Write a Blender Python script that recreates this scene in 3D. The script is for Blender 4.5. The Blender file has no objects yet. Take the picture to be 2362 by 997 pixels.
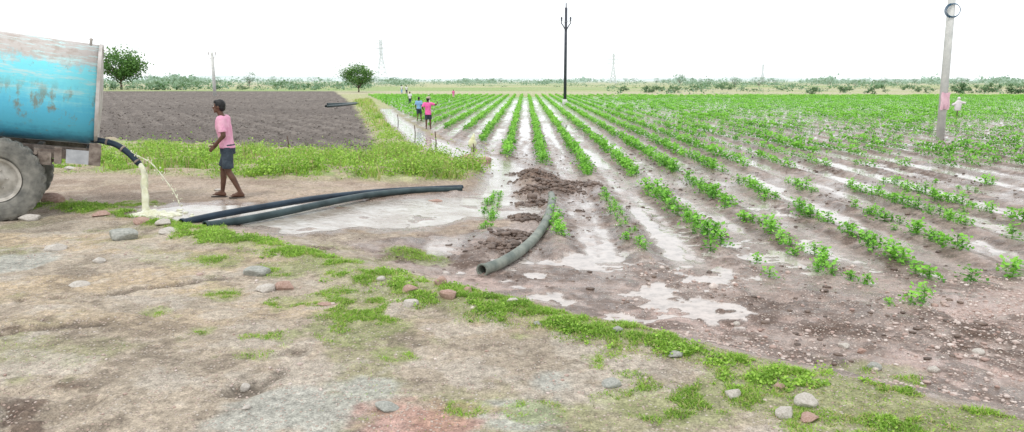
import bpy, math, random
import numpy as np
from mathutils import Vector, Matrix
random.seed(5)
rng=np.random.default_rng(7)
scene=bpy.context.scene
COL=scene.collection
H=2.5; PITCH=math.radians(10.43); YAW=math.radians(1.04); FPX=1700.0
# ------------------------------------------------------------ camera
cd=bpy.data.cameras.new("camera"); cam=bpy.data.objects.new("camera",cd); COL.objects.link(cam)
cam.location=(0,0,H); cam.rotation_euler=(math.pi/2-PITCH,0,YAW)
cd.sensor_width=36; cd.lens=FPX/2362*36; cd.clip_start=0.1; cd.clip_end=9000
scene.camera=cam
RM=np.array(cam.rotation_euler.to_matrix())
def ray(px,py):
    return RM@np.array([(px-1181)/FPX,-(py-498.5)/FPX,-1.0])
def sstep(a,b,x):
    t=np.clip((x-a)/(b-a),0,1); return t*t*(3-2*t)
# berm line between track and field (world metres)
B0=np.array([-4.9,10.8]); B1=np.array([3.05,5.0]); BD=(B1-B0)/np.linalg.norm(B1-B0); BN=np.array([BD[1],-BD[0]])
def h0(x,y):
    s=(x-B0[0])*BN[0]+(y-B0[1])*BN[1]
    r=sstep(-0.9,0.4,s)
    l=sstep(1.0,-5.5,x)*(1-sstep(17,27,y))
    return 0.35*(1-(1-r)*(1-l))
def G(px,py):
    d=ray(px,py); z=0.0
    for i in range(12):
        t=(z-H)/d[2]; p=d*t; z=float(h0(p[0],p[1]))
    return np.array([p[0],p[1]])
def D(px,py,Y):
    d=ray(px,py); p=d*(Y/d[1]); return np.array([p[0],p[1],p[2]+H])
def Yof(py): return H/math.tan(math.atan((py-498.5)/FPX)+PITCH)
# ------------------------------------------------------------ numpy noise
def vnoise(x,y,seed=0):
    xi=np.floor(x).astype(np.int64); yi=np.floor(y).astype(np.int64)
    fx=x-xi; fy=y-yi; fx=fx*fx*(3-2*fx); fy=fy*fy*(3-2*fy)
    def hs(a,b):
        h=(a*374761393+b*668265263+seed*1442695041)&0xffffffff
        h=((h^(h>>13))*1274126177)&0xffffffff
        h=(h^(h>>16))&0xffffffff
        return h/4294967295.0
    a=hs(xi,yi);b=hs(xi+1,yi);c=hs(xi,yi+1);d=hs(xi+1,yi+1)
    return (a*(1-fx)+b*fx)*(1-fy)+(c*(1-fx)+d*fx)*fy
def fbm(x,y,o=4,seed=0):
    s=0;a=1;t=0
    for i in range(o):
        s=s+a*(vnoise(x*2**i+i*17.3,y*2**i-i*9.1,seed+i)*2-1); t+=a; a*=.55
    return s/t
def wpoly(pts): return np.array([G(*p) for p in pts])
def sdf(x,y,poly,margin=4.0):
    out=np.full(x.shape,-margin)
    m=(x>poly[:,0].min()-margin)&(x<poly[:,0].max()+margin)&(y>poly[:,1].min()-margin)&(y<poly[:,1].max()+margin)
    if not m.any(): return out
    X=x[m];Y=y[m]; d=np.full(X.shape,1e9); ins=np.zeros(X.shape,bool)
    n=len(poly)
    for i in range(n):
        ax,ay=poly[i]; bx,by=poly[(i+1)%n]
        ex,ey=bx-ax,by-ay
        t=np.clip(((X-ax)*ex+(Y-ay)*ey)/(ex*ex+ey*ey+1e-9),0,1)
        d=np.minimum(d,(X-ax-t*ex)**2+(Y-ay-t*ey)**2)
        c=((ay>Y)!=(by>Y)); 
        xc=ax+(Y-ay)*ex/(ey if abs(ey)>1e-9 else 1e-9)
        ins^=(c&(X<xc))
    d=np.sqrt(d); out[m]=np.where(ins,d,-np.minimum(d,margin)); return out
def pdist(x,y,pts):
    d=np.full(x.shape,1e9)
    for i in range(len(pts)-1):
        ax,ay=pts[i];bx,by=pts[i+1];ex,ey=bx-ax,by-ay
        t=np.clip(((x-ax)*ex+(y-ay)*ey)/(ex*ex+ey*ey),0,1)
        d=np.minimum(d,(x-ax-t*ex)**2+(y-ay-t*ey)**2)
    return np.sqrt(d)
PO={}
PO['field']=wpoly([(868,223),(950,282),(1080,345),(1200,385),(1235,440),(1240,470),(1170,520),(1060,545),(900,555),(780,560),(900,610),(1050,655),(1250,700),(1500,770),(1800,850),(2362,975),(3200,960),(5200,223)])
PO['plow']=wpoly([(-1200,213),(225,211),(770,210),(815,240),(850,285),(878,335),(868,358),(700,345),(430,333),(225,325),(-1200,345)])
PO['strip']=wpoly([(-300,336),(225,322),(430,333),(700,345),(868,358),(868,320),(838,265),(815,232),(850,228),(880,258),(915,298),(985,342),(1070,374),(1130,398),(1125,414),(950,420),(700,415),(500,408),(300,402),(110,396),(-300,396)])
PO['pool']=wpoly([(310,497),(350,478),(450,470),(600,476),(760,466),(900,460),(1040,453),(1120,447),(1190,452),(1245,470),(1238,498),(1100,500),(1000,517),(900,526),(800,522),(640,541),(590,520),(480,512),(360,512)])
PO['chan']=wpoly([(882,251),(897,251),(913,270),(938,286),(974,312),(1032,334),(1102,354),(1172,371),(1204,389),(1203,405),(1180,430),(1168,458),(1108,462),(1126,430),(1143,402),(1128,388),(1068,368),(998,349),(952,322),(935,305),(905,283)])
BERM=np.array([G(*p) for p in [(60,470),(200,484),(330,503),(420,530),(560,560),(700,595),(850,640),(1000,680),(1200,722),(1400,768),(1600,815),(1800,875),(2000,925),(2200,975),(2600,1050)]])
RUTS=[np.array([G(*p) for p in L]) for L in ([(700,815),(640,845),(590,885),(540,920),(470,975),(430,1010)],[(-60,985),(60,940),(160,938)],[(60,690),(300,672),(520,640)],[(-20,770),(120,750),(260,735)],[(640,870),(590,905),(560,950)])]
PATCH=[(850,710,.5),(900,745,.4),(640,700,.25),(520,680,.25),(560,785,.32),(470,765,.22),(385,715,.3),(770,690,.35),(300,470,.5),(140,470,.45),(915,820,.18),(1390,830,.36),(1480,890,.45),(1560,930,.4),(2080,880,.4),(1940,950,.5),(1240,945,.15),(1070,940,.12),(960,585,.28),(1000,770,.3),(500,600,.3),(640,620,.3),(1200,780,.35),(1700,900,.35)]
PATCHW=[(G(a,b),r) for a,b,r in PATCH]
WETP=[((1250,635),.30),((1390,600),.35),((1330,610),.25),((1290,690),.3),((1400,700),.3),((1580,640),.35),((1660,640),.3),((1440,715),.3),((1720,560),.5),((1800,590),.5),((1560,545),.4),((1600,690),.3),((1330,748),.16),((1560,835),.25),((1700,965),.3),((1520,665),.3),((1430,585),.25),((1880,610),.4),((1780,480),.5)]
WETW=[(G(*a),r) for a,r in WETP]
GREYP=[((690,950),.42),((850,900),.22),((1260,880),.32),((40,600),.5),((1180,960),.25),((900,990),.2)]
GREYW=[(G(*a),r) for a,r in GREYP]
DARKP=[((60,945),.35),((30,985),.3),((20,765),.3),((100,740),.2),((1920,700),.6),((2150,740),.6),((1750,700),.45),((1540,440),.7),((1880,840),.4),((1480,500),.8),((960,590),.3),((740,575),.3),((1380,490),.7),((2250,800),.45),((1700,720),.4),((1180,640),.3),((1900,520),.5),((2100,400),1.2),((1900,390),1.0),((2200,420),1.0),((1340,450),.7),((1060,600),.35),((1140,570),.35),((1190,540),.35),((2000,780),.4),((2100,620),.5)]
DARKW=[(G(*a),r) for a,r in DARKP]
HEAP=[(G(1240,425),.6,.26),(G(1205,402),.4,.14),(G(1290,440),.5,.14),(G(1225,470),.28,.10),(G(1110,378),.35,.08),(G(1340,430),.5,.07),(G(1160,575),.25,.08),(G(1215,505),.25,.08),(G(1190,545),.25,.08),(G(1230,450),.35,.12)]
RP_=[(G(960,990),.4)]
def blobs(x,y,L,jit):
    m=np.zeros(x.shape)
    for (p,r) in L:
        d=np.hypot(x-p[0],(y-p[1]))
        m=np.maximum(m,1-sstep(0.5,1.15,d/r+jit))
    return m
def terrain(x,y):
    z=h0(x,y)
    n1=fbm(x*1.1,y*1.1,4,1); n2=fbm(x*6,y*6,3,11); n3=fbm(x*.22,y*.22,3,21); n4=fbm(x*2.6,y*2.6,4,15)
    far=sstep(30,90,y)
    near=1-sstep(20,40,y)
    C=lambda c: np.array(c)[None,:]
    N=len(x)
    col=np.repeat(C((.41,.345,.27)),N,0)
    wet=np.zeros(N)+.05; peb=np.zeros(N)+.5
    def mix(c,m): 
        nonlocal col
        m=m[:,None]; col=col*(1-m)+C(c)*m
    mix((.29,.245,.19),sstep(0.0,.35,n1+n2*.3)*.6)
    mix((.50,.385,.25),sstep(-.02,.35,fbm(x*.5,y*1.6,4,5))*.65*sstep(5,7.5,y))
    mix((.26,.27,.13),sstep(.02,.3,fbm(x*.9,y*.9,4,6)+n2*.2)*.5)
    mix((.50,.455,.395),sstep(.05,.35,n4-n2*.3)*.45)
    mix((.18,.145,.11),sstep(.17,.40,-n4+n2*.35)*.55)
    gry=blobs(x,y,GREYW,n1*1.2+n4*.8+n2*.3); mix((.41,.415,.375),gry*.75)
    rp=blobs(x,y,RP_,n1*1.2+n2*.5+n4*.5); mix((.46,.25,.21),rp*.7)
    rut=np.zeros(N)
    for L in RUTS: rut=np.maximum(rut,1-sstep(.03,.16,pdist(x+n4*.16,y+n1*.2,L)+n2*.06))
    rut=rut*(y<13)*sstep(-.3,.1,n4+n1); mix((.13,.105,.08),rut*.8)
    rt=sstep(10.8,12.2,y)*near; mix((.40,.315,.25),rt*.7); mix((.25,.185,.14),rt*sstep(.0,.35,n1+n2*.3)*.6)
    fr=sstep(28,45,y); mix((.38,.39,.21),fr)
    mix((.20,.33,.10),fr*sstep(-.05,.3,fbm(x*.012,y*.03,3,31))*.8)
    mix((.46,.42,.30),fr*sstep(.0,.25,fbm(x*.008,y*.025,3,37))*.8)
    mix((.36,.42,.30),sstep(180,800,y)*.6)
    mix((.50,.56,.53),sstep(600,1800,y)*.85)  # aerial haze painted into the far ground colour
    e=n1*.25+n2*.05
    fld=sdf(x,y,PO['field'])+e; F=sstep(-.25,.25,fld)
    mix((.33,.255,.22),F)
    mix((.17,.12,.092),F*sstep(.0,.35,n1+n2*.4)*.8)
    mix((.43,.365,.33),F*sstep(.02,.38,-n1+n2*.3)*.6)
    nearf=(1-sstep(8,11,y))
    mix((.45,.33,.29),F*sstep(.0,.4,fbm(x*.8,y*.8,3,44))*nearf*.7)
    mix((.13,.09,.07),F*sstep(.06,.28,n4+n2*.5)*.8*(1-far))
    wet=np.where(F>.5,.56+.4*n1,wet); peb=peb*(1-F)+F*.05+F*.75*(1-sstep(8.3,9.8,y))*sstep(.5,2.5,x)
    ph=(x-.55)/1.17; rd=np.abs(ph-np.round(ph)+n1*.05)*1.17
    rowz=F*sstep(-.1,.35,fld*.1+.2)*sstep(9.0,10.5,y)*(1-sstep(125,130,y))
    mix((.11,.076,.058),rowz*np.exp(-((rd-.23)/.12)**2)*(.45+.6*sstep(-.15,.35,n2+n1))*(1-far*.5))
    ff=fbm(x*1.3,y*.22,4,51)+n2*.18+n4*.14
    inf=rowz*sstep(.26,.40,rd+n4*.12)*(1-sstep(85,115,y))
    mix((.36,.305,.275),inf*.65)
    strk=fbm(x*5,y*.7,4,57)
    wet=np.maximum(wet,inf*(.74+.5*strk))
    mix((.44,.39,.36),inf*sstep(.05,.3,strk)*.55)
    pf2=inf*sstep(-.02,.10,ff-.10)*(1-sstep(17,18.5,y))*(x>1)
    core=np.exp(-((x-1.2)/3.8)**2)*sstep(19,22,y)
    pf=np.maximum(inf*sstep(-.12,.08,ff)*core,inf*sstep(.04,.18,ff)*(x<34))
    lat=rowz*sstep(.2,.34,rd)*np.exp(-((y-39-n1*4)/1.5)**2)*(x>-3)*(x<11)*sstep(-.3,.1,ff)
    ctr=F*np.exp(-((y-18)/1.5)**2)*sstep(.5,2,x)*(1-sstep(14,22,x))
    mix((.39,.34,.31),ctr*.5); wet=np.maximum(wet,ctr*(.65+.4*strk))
    mix((.17,.38,.065),rowz*far*.75)
    mix((.17,.36,.065),F*sstep(92,108,y)*(1-sstep(125,140,y))*.85)
    pw=np.maximum(np.maximum(np.maximum(pf,pf2)*.82,lat),blobs(x,y,WETW,n1*2.4+n4*3.2+n2*2.0+.10)*F*.88)
    dk=blobs(x,y,DARKW,n1*1.6+n4*.8+n2*.5); mix((.115,.078,.06),dk*.8*sstep(-.3,.25,n2+n4+.15))
    # ploughed soil
    pl=sdf(x,y,PO['plow'])+e*1.5; P=sstep(-.2,.4,pl)
    u=(x*.86+y*.5); fur=np.sin(u*2*math.pi/1.3+n1*1.2)
    mix((.145,.125,.110),P); mix((.075,.062,.054),P*sstep(-.1,.45,n2-fur*.35+n4)*.75*(1-far*.5))
    mix((.21,.185,.162),P*sstep(.05,.5,fbm(x*2.5,y*1.2,3,61)+fur*.25)*.6)
    mix((.10,.085,.075),P*sstep(.0,.35,fbm(x*.12,y*.25,3,64))*.6)
    wet=np.where(P>.5,.05,wet)
    po=sdf(x,y,PO['pool'])+n1*.36+n4*.34+n2*.10-.04; ch=sdf(x,y,PO['chan'])+.03+n1*.18*(1+y*.01)+n4*.12
    wm=np.maximum(po,ch)
    gs=sdf(x,y,PO['strip'])+e*2.4+n4*.5; S=sstep(-.3,.4,gs)*(1-sstep(-.55,-.15,ch))
    mix((.27,.36,.12),S*.8); mix((.42,.345,.25),S*sstep(-.03,.2,n1+n2*.2+n4*.3)*.9)
    mix((.44,.50,.22),S*sstep(-6,-3,x)*sstep(-.1,.3,fbm(x*.7,y*.5,3,71))*.6)
    wet=wet*(1-S)
    bd=pdist(x,y,BERM); w=.34+.38*fbm(x*.9,y*.9,3,81)+.22*n4+.10*n2
    B=(1-sstep(w*.35,w*1.3,bd))*(y<14)*(w>.03)
    gp=blobs(x,y,PATCHW,n1*1.9+n4*.9+n2*.4)
    mix((.25,.31,.10),np.maximum(B,gp)*.5)
    shore=sstep(-.7,-.02,wm); mix((.19,.135,.105),shore*.8); wet=np.maximum(wet,shore*.82)
    W=sstep(-.14,.14,wm)
    h=z+ (n1*.026+n4*.014+n2*.009*(1+.9*F))*(1-far)+F*(1-far)*n4*.010
    h+=rowz*(np.exp(-(rd/.2)**2)*.08-.02)*(1-far*.4)
    h+=P*(n2*.05+fur*.04+n1*.03)*(1-.5*far)
    h+=dk*(-.01+n2*.035)
    h-=rut*.045
    h+=.05*np.exp(-(bd/.35)**2)*(y<14)
    h+=S*(.05+.08*n1)
    h+=.05*np.exp(-((ch+.42)/.2)**2)*(y<30)*(1+n2)
    hp=np.zeros(N)
    for (p,r,a) in HEAP:
        g=np.exp(-((x-p[0])**2+(y-p[1])**2)/(r*r)); h+=g*a*(1+.35*n2+.3*n1); hp=np.maximum(hp,sstep(.25,.6,g))
    mix((.16,.108,.082),hp*.85); wet=wet*(1-hp*.6)
    pw=pw*(1-W)*(1-hp)
    flat=sstep(.3,.85,pw); h=h*(1-flat)+flat*(z-.012)
    mix((.43,.385,.35),flat*.75); wet=np.maximum(wet,flat*1.0); 
    h=h*(1-W)+W*(z-.040+n1*.022+n4*.040+n2*.006)
    return dict(h=h,col=col,wet=np.clip(wet,0,1),peb=np.clip(peb*(1-flat),0,1),F=F,P=P,S=S,B=B,gp=gp,W=W,wm=wm,flat=flat,z=z,n1=n1,n2=n2,n4=n4,y=y,x=x,dk=dk,hp=hp)
# ------------------------------------------------------------ mesh helpers
def np_mesh(name,V,F):
    V=np.asarray(V,np.float32);F=np.asarray(F,np.int32)
    me=bpy.data.meshes.new(name); me.vertices.add(len(V)); me.vertices.foreach_set('co',V.ravel())
    k=F.shape[1]; me.loops.add(F.size); me.loops.foreach_set('vertex_index',F.ravel())
    me.polygons.add(len(F)); me.polygons.foreach_set('loop_start',np.arange(0,F.size,k,dtype=np.int32))
    me.update(calc_edges=True); me.validate(); return me
def add_obj(name,me,mat=None,parent=None,smooth=True,label=None,cat=None,group=None,kind=None):
    o=bpy.data.objects.new(name,me); COL.objects.link(o)
    if mat is not None and me is not None: me.materials.append(mat)
    if smooth and me is not None: me.polygons.foreach_set('use_smooth',[True]*len(me.polygons))
    if parent: o.parent=parent
    if label:o["label"]=label
    if cat:o["category"]=cat
    if group:o["group"]=group
    if kind:o["kind"]=kind
    return o
def fattr(me,name,vals):
    a=me.attributes.new(name,'FLOAT','POINT'); a.data.foreach_set('value',np.asarray(vals,np.float32))
def cattr(me,name,c):
    a=me.attributes.new(name,'FLOAT_COLOR','POINT'); c4=np.ones((len(c),4),np.float32); c4[:,:3]=c; a.data.foreach_set('color',c4.ravel())
class MB:
    def __init__(s): s.v=[];s.f=[]
    def add(s,V,F):
        o=len(s.v); s.v+= [tuple(map(float,p)) for p in V]; s.f+=[tuple(i+o for i in f) for f in F]; return s
    def box(s,c,d,R=None,bev=0):
        V=[]
        for sx in(-1,1):
            for sy in(-1,1):
                for sz in(-1,1):
                    p=Vector((sx*d[0]/2,sy*d[1]/2,sz*d[2]/2))
                    if R is not None:p=R@p
                    V.append((p[0]+c[0],p[1]+c[1],p[2]+c[2]))
        return s.add(V,[(0,1,3,2),(4,6,7,5),(0,4,5,1),(2,3,7,6),(0,2,6,4),(1,5,7,3)])
    def mesh(s,name): 
        me=bpy.data.meshes.new(name); me.from_pydata(s.v,[],s.f); me.update(); return me
def frames(P):
    P=[Vector(p) for p in P]; T=[]
    for i in range(len(P)):
        t=(P[min(i+1,len(P)-1)]-P[max(i-1,0)]).normalized(); T.append(t)
    n=T[0].orthogonal().normalized(); out=[]
    for t in T:
        n=(n-t*n.dot(t)).normalized(); out.append((t,n,t.cross(n)))
    return P,out
def tube(P,R,n=10,cap=True,sq=None):
    P,fr=frames(P); V=[];F=[]
    if not hasattr(R,'__len__'):R=[R]*len(P)
    for i,(p,(t,a,b)) in enumerate(zip(P,fr)):
        for k in range(n):
            an=2*math.pi*k/n; V.append(p+a*math.cos(an)*R[i]+b*math.sin(an)*R[i])
    for i in range(len(P)-1):
        for k in range(n):
            k2=(k+1)%n; F.append((i*n+k,i*n+k2,(i+1)*n+k2,(i+1)*n+k))
    if cap: F.append(tuple(range(n))[::-1]); F.append(tuple((len(P)-1)*n+k for k in range(n)))
    return V,F
def pipe(P,r,t=.012,n=16):
    P,fr=frames(P); V=[];F=[];m=len(P)
    seq=[(i,r) for i in range(m)]+[(i,r-t) for i in reversed(range(m))]
    for i,rr in seq:
        tt,a,b=fr[i]
        for k in range(n):
            an=2*math.pi*k/n; V.append(P[i]+a*math.cos(an)*rr+b*math.sin(an)*rr)
    M=len(seq)
    for i in range(M):
        j=(i+1)%M
        for k in range(n):
            k2=(k+1)%n;F.append((i*n+k,i*n+k2,j*n+k2,j*n+k))
    return V,F
def crom(pts,m=6):
    pts=[Vector(p) for p in pts]; out=[]
    for i in range(len(pts)-1):
        p0=pts[max(i-1,0)];p1=pts[i];p2=pts[i+1];p3=pts[min(i+2,len(pts)-1)]
        for j in range(m):
            t=j/m; out.append(.5*((2*p1)+(p2-p0)*t+(2*p0-5*p1+4*p2-p3)*t*t+(3*p1-p0-3*p2+p3)*t**3))
    out.append(pts[-1]); return out
def cap_seg(p0,p1,r0,r1,n=12):
    p0=Vector(p0);p1=Vector(p1);t=(p1-p0).normalized()
    P=[];R=[]
    for k in range(5):
        a=math.pi/2*k/4; P.append(p0-t*r0*math.cos(a)*.999); R.append(max(r0*math.sin(a),.0008))
    for k in range(5):
        a=math.pi/2*(1-k/4); P.append(p1+t*r1*math.cos(a)*.999); R.append(max(r1*math.sin(a),.0008))
    n0=t.orthogonal().normalized(); b=t.cross(n0); V=[];F=[]
    for p,r in zip(P,R):
        for k in range(n):
            an=2*math.pi*k/n; V.append(p+n0*math.cos(an)*r+b*math.sin(an)*r)
    m=len(P)
    for i in range(m-1):
        for k in range(n):
            k2=(k+1)%n;F.append((i*n+k,i*n+k2,(i+1)*n+k2,(i+1)*n+k))
    F.append(tuple(range(n))[::-1]);F.append(tuple((m-1)*n+k for k in range(n)))
    return V,F
def ell(c,r,R=None,nu=14,nv=9):
    V=[];F=[]
    for j in range(nv+1):
        th=math.pi*(j*.998+.01)/nv
        for k in range(nu):
            ph=2*math.pi*k/nu; p=Vector((r[0]*math.sin(th)*math.cos(ph),r[1]*math.sin(th)*math.sin(ph),r[2]*math.cos(th)))
            if R is not None:p=R@p
            V.append(p+Vector(c))
    for j in range(nv):
        for k in range(nu):
            k2=(k+1)%nu;F.append((j*nu+k,(j+1)*nu+k,(j+1)*nu+k2,j*nu+k2))
    F.append(tuple(range(nu)));F.append(tuple(nv*nu+k for k in range(nu))[::-1])
    return V,F
def loft(rings,n=20):
    V=[];F=[]
    for (cx,cy,cz,rx,ry) in rings:
        for k in range(n):
            a=2*math.pi*k/n; V.append((cx+rx*math.cos(a),cy+ry*math.sin(a),cz))
    m=len(rings)
    for i in range(m-1):
        for k in range(n):
            k2=(k+1)%n;F.append((i*n+k,i*n+k2,(i+1)*n+k2,(i+1)*n+k))
    F.append(tuple(range(n))[::-1]);F.append(tuple((m-1)*n+k for k in range(n)))
    return V,F
import bmesh
def remesh(prims,name,vox,sm=2):
    mb=MB()
    for V,F in prims: mb.add(V,F)
    me=mb.mesh(name+"_t"); o=bpy.data.objects.new(name+"_t",me); COL.objects.link(o)
    bm=bmesh.new();bm.from_mesh(me);bmesh.ops.recalc_face_normals(bm,faces=bm.faces);bm.to_mesh(me);bm.free()
    m=o.modifiers.new("r",'REMESH');m.mode='VOXEL';m.voxel_size=vox
    if sm:
        s=o.modifiers.new("s",'SMOOTH');s.iterations=sm;s.factor=.5
    dg=bpy.context.evaluated_depsgraph_get(); dg.update()
    r=bpy.data.meshes.new_from_object(o.evaluated_get(dg)); r.name=name
    bpy.data.objects.remove(o); bpy.data.meshes.remove(me); return r
# ------------------------------------------------------------ materials
def newmat(name):
    m=bpy.data.materials.new(name);m.use_nodes=True;nt=m.node_tree;return m,nt,nt.nodes['Principled BSDF'],nt.nodes['Material Output']
def mixc(nt,fac,a,b,bt='MIX'):
    n=nt.nodes.new('ShaderNodeMix');n.data_type='RGBA';n.blend_type=bt
    for s,v in((n.inputs[0],fac),(n.inputs[6],a),(n.inputs[7],b)):
        if isinstance(v,bpy.types.NodeSocket):nt.links.new(v,s)
        elif isinstance(v,(int,float)):s.default_value=v
        else:s.default_value=(*v,1)
    return n.outputs[2]
def noise(nt,vec,scale,detail=4,rough=.6):
    n=nt.nodes.new('ShaderNodeTexNoise');n.inputs['Scale'].default_value=scale;n.inputs['Detail'].default_value=detail;n.inputs['Roughness'].default_value=rough
    if vec is not None:nt.links.new(vec,n.inputs['Vector'])
    return n.outputs['Fac']
def ramp(nt,v,a,b,lo=0,hi=1):
    n=nt.nodes.new('ShaderNodeMapRange');nt.links.new(v,n.inputs[0]);n.inputs[1].default_value=a;n.inputs[2].default_value=b;n.inputs[3].default_value=lo;n.inputs[4].default_value=hi;return n.outputs[0]
def math_(nt,op,a,b=None):
    n=nt.nodes.new('ShaderNodeMath');n.operation=op
    for i,v in enumerate((a,b)):
        if v is None:continue
        if isinstance(v,bpy.types.NodeSocket):nt.links.new(v,n.inputs[i])
        else:n.inputs[i].default_value=v
    return n.outputs[0]
def tc(nt,o='Object'): return nt.nodes.new('ShaderNodeTexCoord').outputs[o]
def pmat(name,c1,c2,scale=6,rough=.85,metal=0,bump=.3,bscale=40,bd=.01,spec=.3):
    m,nt,b,o=newmat(name);v=tc(nt)
    f=ramp(nt,noise(nt,v,scale,5),.35,.65)
    c=mixc(nt,f,c1,c2)
    nt.links.new(c,b.inputs['Base Color']);b.inputs['Roughness'].default_value=rough;b.inputs['Metallic'].default_value=metal
    b.inputs['Specular IOR Level'].default_value=spec
    if bump:
        bn=nt.nodes.new('ShaderNodeBump');bn.inputs['Strength'].default_value=bump;bn.inputs['Distance'].default_value=bd
        nt.links.new(noise(nt,v,bscale,3),bn.inputs['Height']);nt.links.new(bn.outputs[0],b.inputs['Normal'])
    return m
def leafmat(name,dark,light,dry=None,trans=.35,objrand=False):
    m,nt,b,o=newmat(name)
    a=nt.nodes.new('ShaderNodeAttribute');a.attribute_name='tint'
    f=a.outputs['Fac']
    g=nt.nodes.new('ShaderNodeNewGeometry')
    f2=ramp(nt,noise(nt,g.outputs['Position'],1.3,3),.35,.65,-.25,.25)
    f=math_(nt,'ADD',f,f2)
    if objrand:
        oi=nt.nodes.new('ShaderNodeObjectInfo'); f=math_(nt,'ADD',f,ramp(nt,oi.outputs['Random'],0,1,-.2,.2))
    f=ramp(nt,f,0,1)
    c=mixc(nt,f,dark,light)
    if dry:
        d=nt.nodes.new('ShaderNodeAttribute');d.attribute_name='dry';c=mixc(nt,d.outputs['Fac'],c,dry)
    nt.links.new(c,b.inputs['Base Color']);b.inputs['Roughness'].default_value=.55;b.inputs['Specular IOR Level'].default_value=.3
    t=nt.nodes.new('ShaderNodeBsdfTranslucent');nt.links.new(c,t.inputs[0])
    mx=nt.nodes.new('ShaderNodeMixShader');mx.inputs[0].default_value=trans
    nt.links.new(b.outputs[0],mx.inputs[1]);nt.links.new(t.outputs[0],mx.inputs[2]);nt.links.new(mx.outputs[0],o.inputs[0]);return m
def ground_mat():
    m,nt,b,o=newmat("ground_soil")
    at=nt.nodes.new('ShaderNodeAttribute');at.attribute_name='col'
    wt=nt.nodes.new('ShaderNodeAttribute');wt.attribute_name='wet'
    pb=nt.nodes.new('ShaderNodeAttribute');pb.attribute_name='peb'
    g=nt.nodes.new('ShaderNodeNewGeometry').outputs['Position']
    n1=noise(nt,g,14,6,.72); n2=noise(nt,g,60,4,.75); n3=noise(nt,g,2.2,4,.6)
    k=math_(nt,'MULTIPLY',ramp(nt,n1,.3,.7,.55,1.45),ramp(nt,n2,.3,.7,.55,1.45))
    k=math_(nt,'MULTIPLY',k,ramp(nt,n3,.3,.7,.88,1.14))
    flat=ramp(nt,wt.outputs['Fac'],.82,.97)
    kk=nt.nodes.new('ShaderNodeMix');kk.data_type='FLOAT';nt.links.new(flat,kk.inputs[0]);nt.links.new(k,kk.inputs[2]);nt.links.new(ramp(nt,noise(nt,g,5,6,.75),.35,.55,.65,1.15),kk.inputs[3])
    cc=nt.nodes.new('ShaderNodeCombineColor')
    for i in range(3):nt.links.new(kk.outputs[0],cc.inputs[i])
    c=mixc(nt,1.0,at.outputs['Color'],cc.outputs[0],'MULTIPLY')
    vo=nt.nodes.new('ShaderNodeTexVoronoi');vo.inputs['Scale'].default_value=36;nt.links.new(g,vo.inputs['Vector'])
    sp=nt.nodes.new('ShaderNodeSeparateColor');nt.links.new(vo.outputs['Color'],sp.inputs[0])
    isp=math_(nt,'MULTIPLY',ramp(nt,vo.outputs['Distance'],.42,.32),math_(nt,'GREATER_THAN',math_(nt,'ADD',sp.outputs[0],math_(nt,'MULTIPLY',pb.outputs['Fac'],.5)),.86))
    isp=math_(nt,'MULTIPLY',isp,math_(nt,'SUBTRACT',1.0,flat))
    pc=mixc(nt,sp.outputs[1],(.64,.58,.51),(.48,.34,.28))
    c=mixc(nt,math_(nt,'MULTIPLY',isp,.8),c,pc)
    dm=math_(nt,'MULTIPLY',ramp(nt,noise(nt,g,3.5,5,.65),.42,.6),ramp(nt,wt.outputs['Fac'],.2,.7))
    dm=math_(nt,'MULTIPLY',dm,math_(nt,'SUBTRACT',1.0,flat))
    c=mixc(nt,math_(nt,'MULTIPLY',dm,.35),c,(.14,.10,.078))
    nt.links.new(c,b.inputs['Base Color'])
    r=ramp(nt,math_(nt,'ADD',wt.outputs['Fac'],ramp(nt,noise(nt,g,5,4),.35,.65,-.22,.22)),.25,.80,.92,.10)
    nt.links.new(r,b.inputs['Roughness'])
    nt.links.new(ramp(nt,wt.outputs['Fac'],.3,.9,.25,.9),b.inputs['Specular IOR Level'])
    hh=math_(nt,'ADD',math_(nt,'MULTIPLY',n1,.8),math_(nt,'MULTIPLY',n2,.3))
    hh=math_(nt,'ADD',hh,math_(nt,'MULTIPLY',isp,.3))
    damp=ramp(nt,wt.outputs['Fac'],.4,.88,1.0,.02)
    hh=math_(nt,'MULTIPLY',hh,damp)
    bn=nt.nodes.new('ShaderNodeBump');bn.inputs['Strength'].default_value=1.0;bn.inputs['Distance'].default_value=.035
    nt.links.new(hh,bn.inputs['Height']);nt.links.new(bn.outputs[0],b.inputs['Normal'])
    return m
def water_mat():
    m,nt,b,o=newmat("muddy_water");g=nt.nodes.new('ShaderNodeNewGeometry').outputs['Position']
    f=ramp(nt,noise(nt,g,1.6,8,.75),.36,.60)
    c=mixc(nt,f,(.54,.52,.48),(.29,.24,.195));nt.links.new(c,b.inputs['Base Color'])
    b.inputs['Roughness'].default_value=.05;b.inputs['IOR'].default_value=1.5
    bn=nt.nodes.new('ShaderNodeBump');bn.inputs['Strength'].default_value=.4;bn.inputs['Distance'].default_value=.025
    nt.links.new(noise(nt,g,8,4,.6),bn.inputs['Height']);nt.links.new(bn.outputs[0],b.inputs['Normal']);return m
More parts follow.
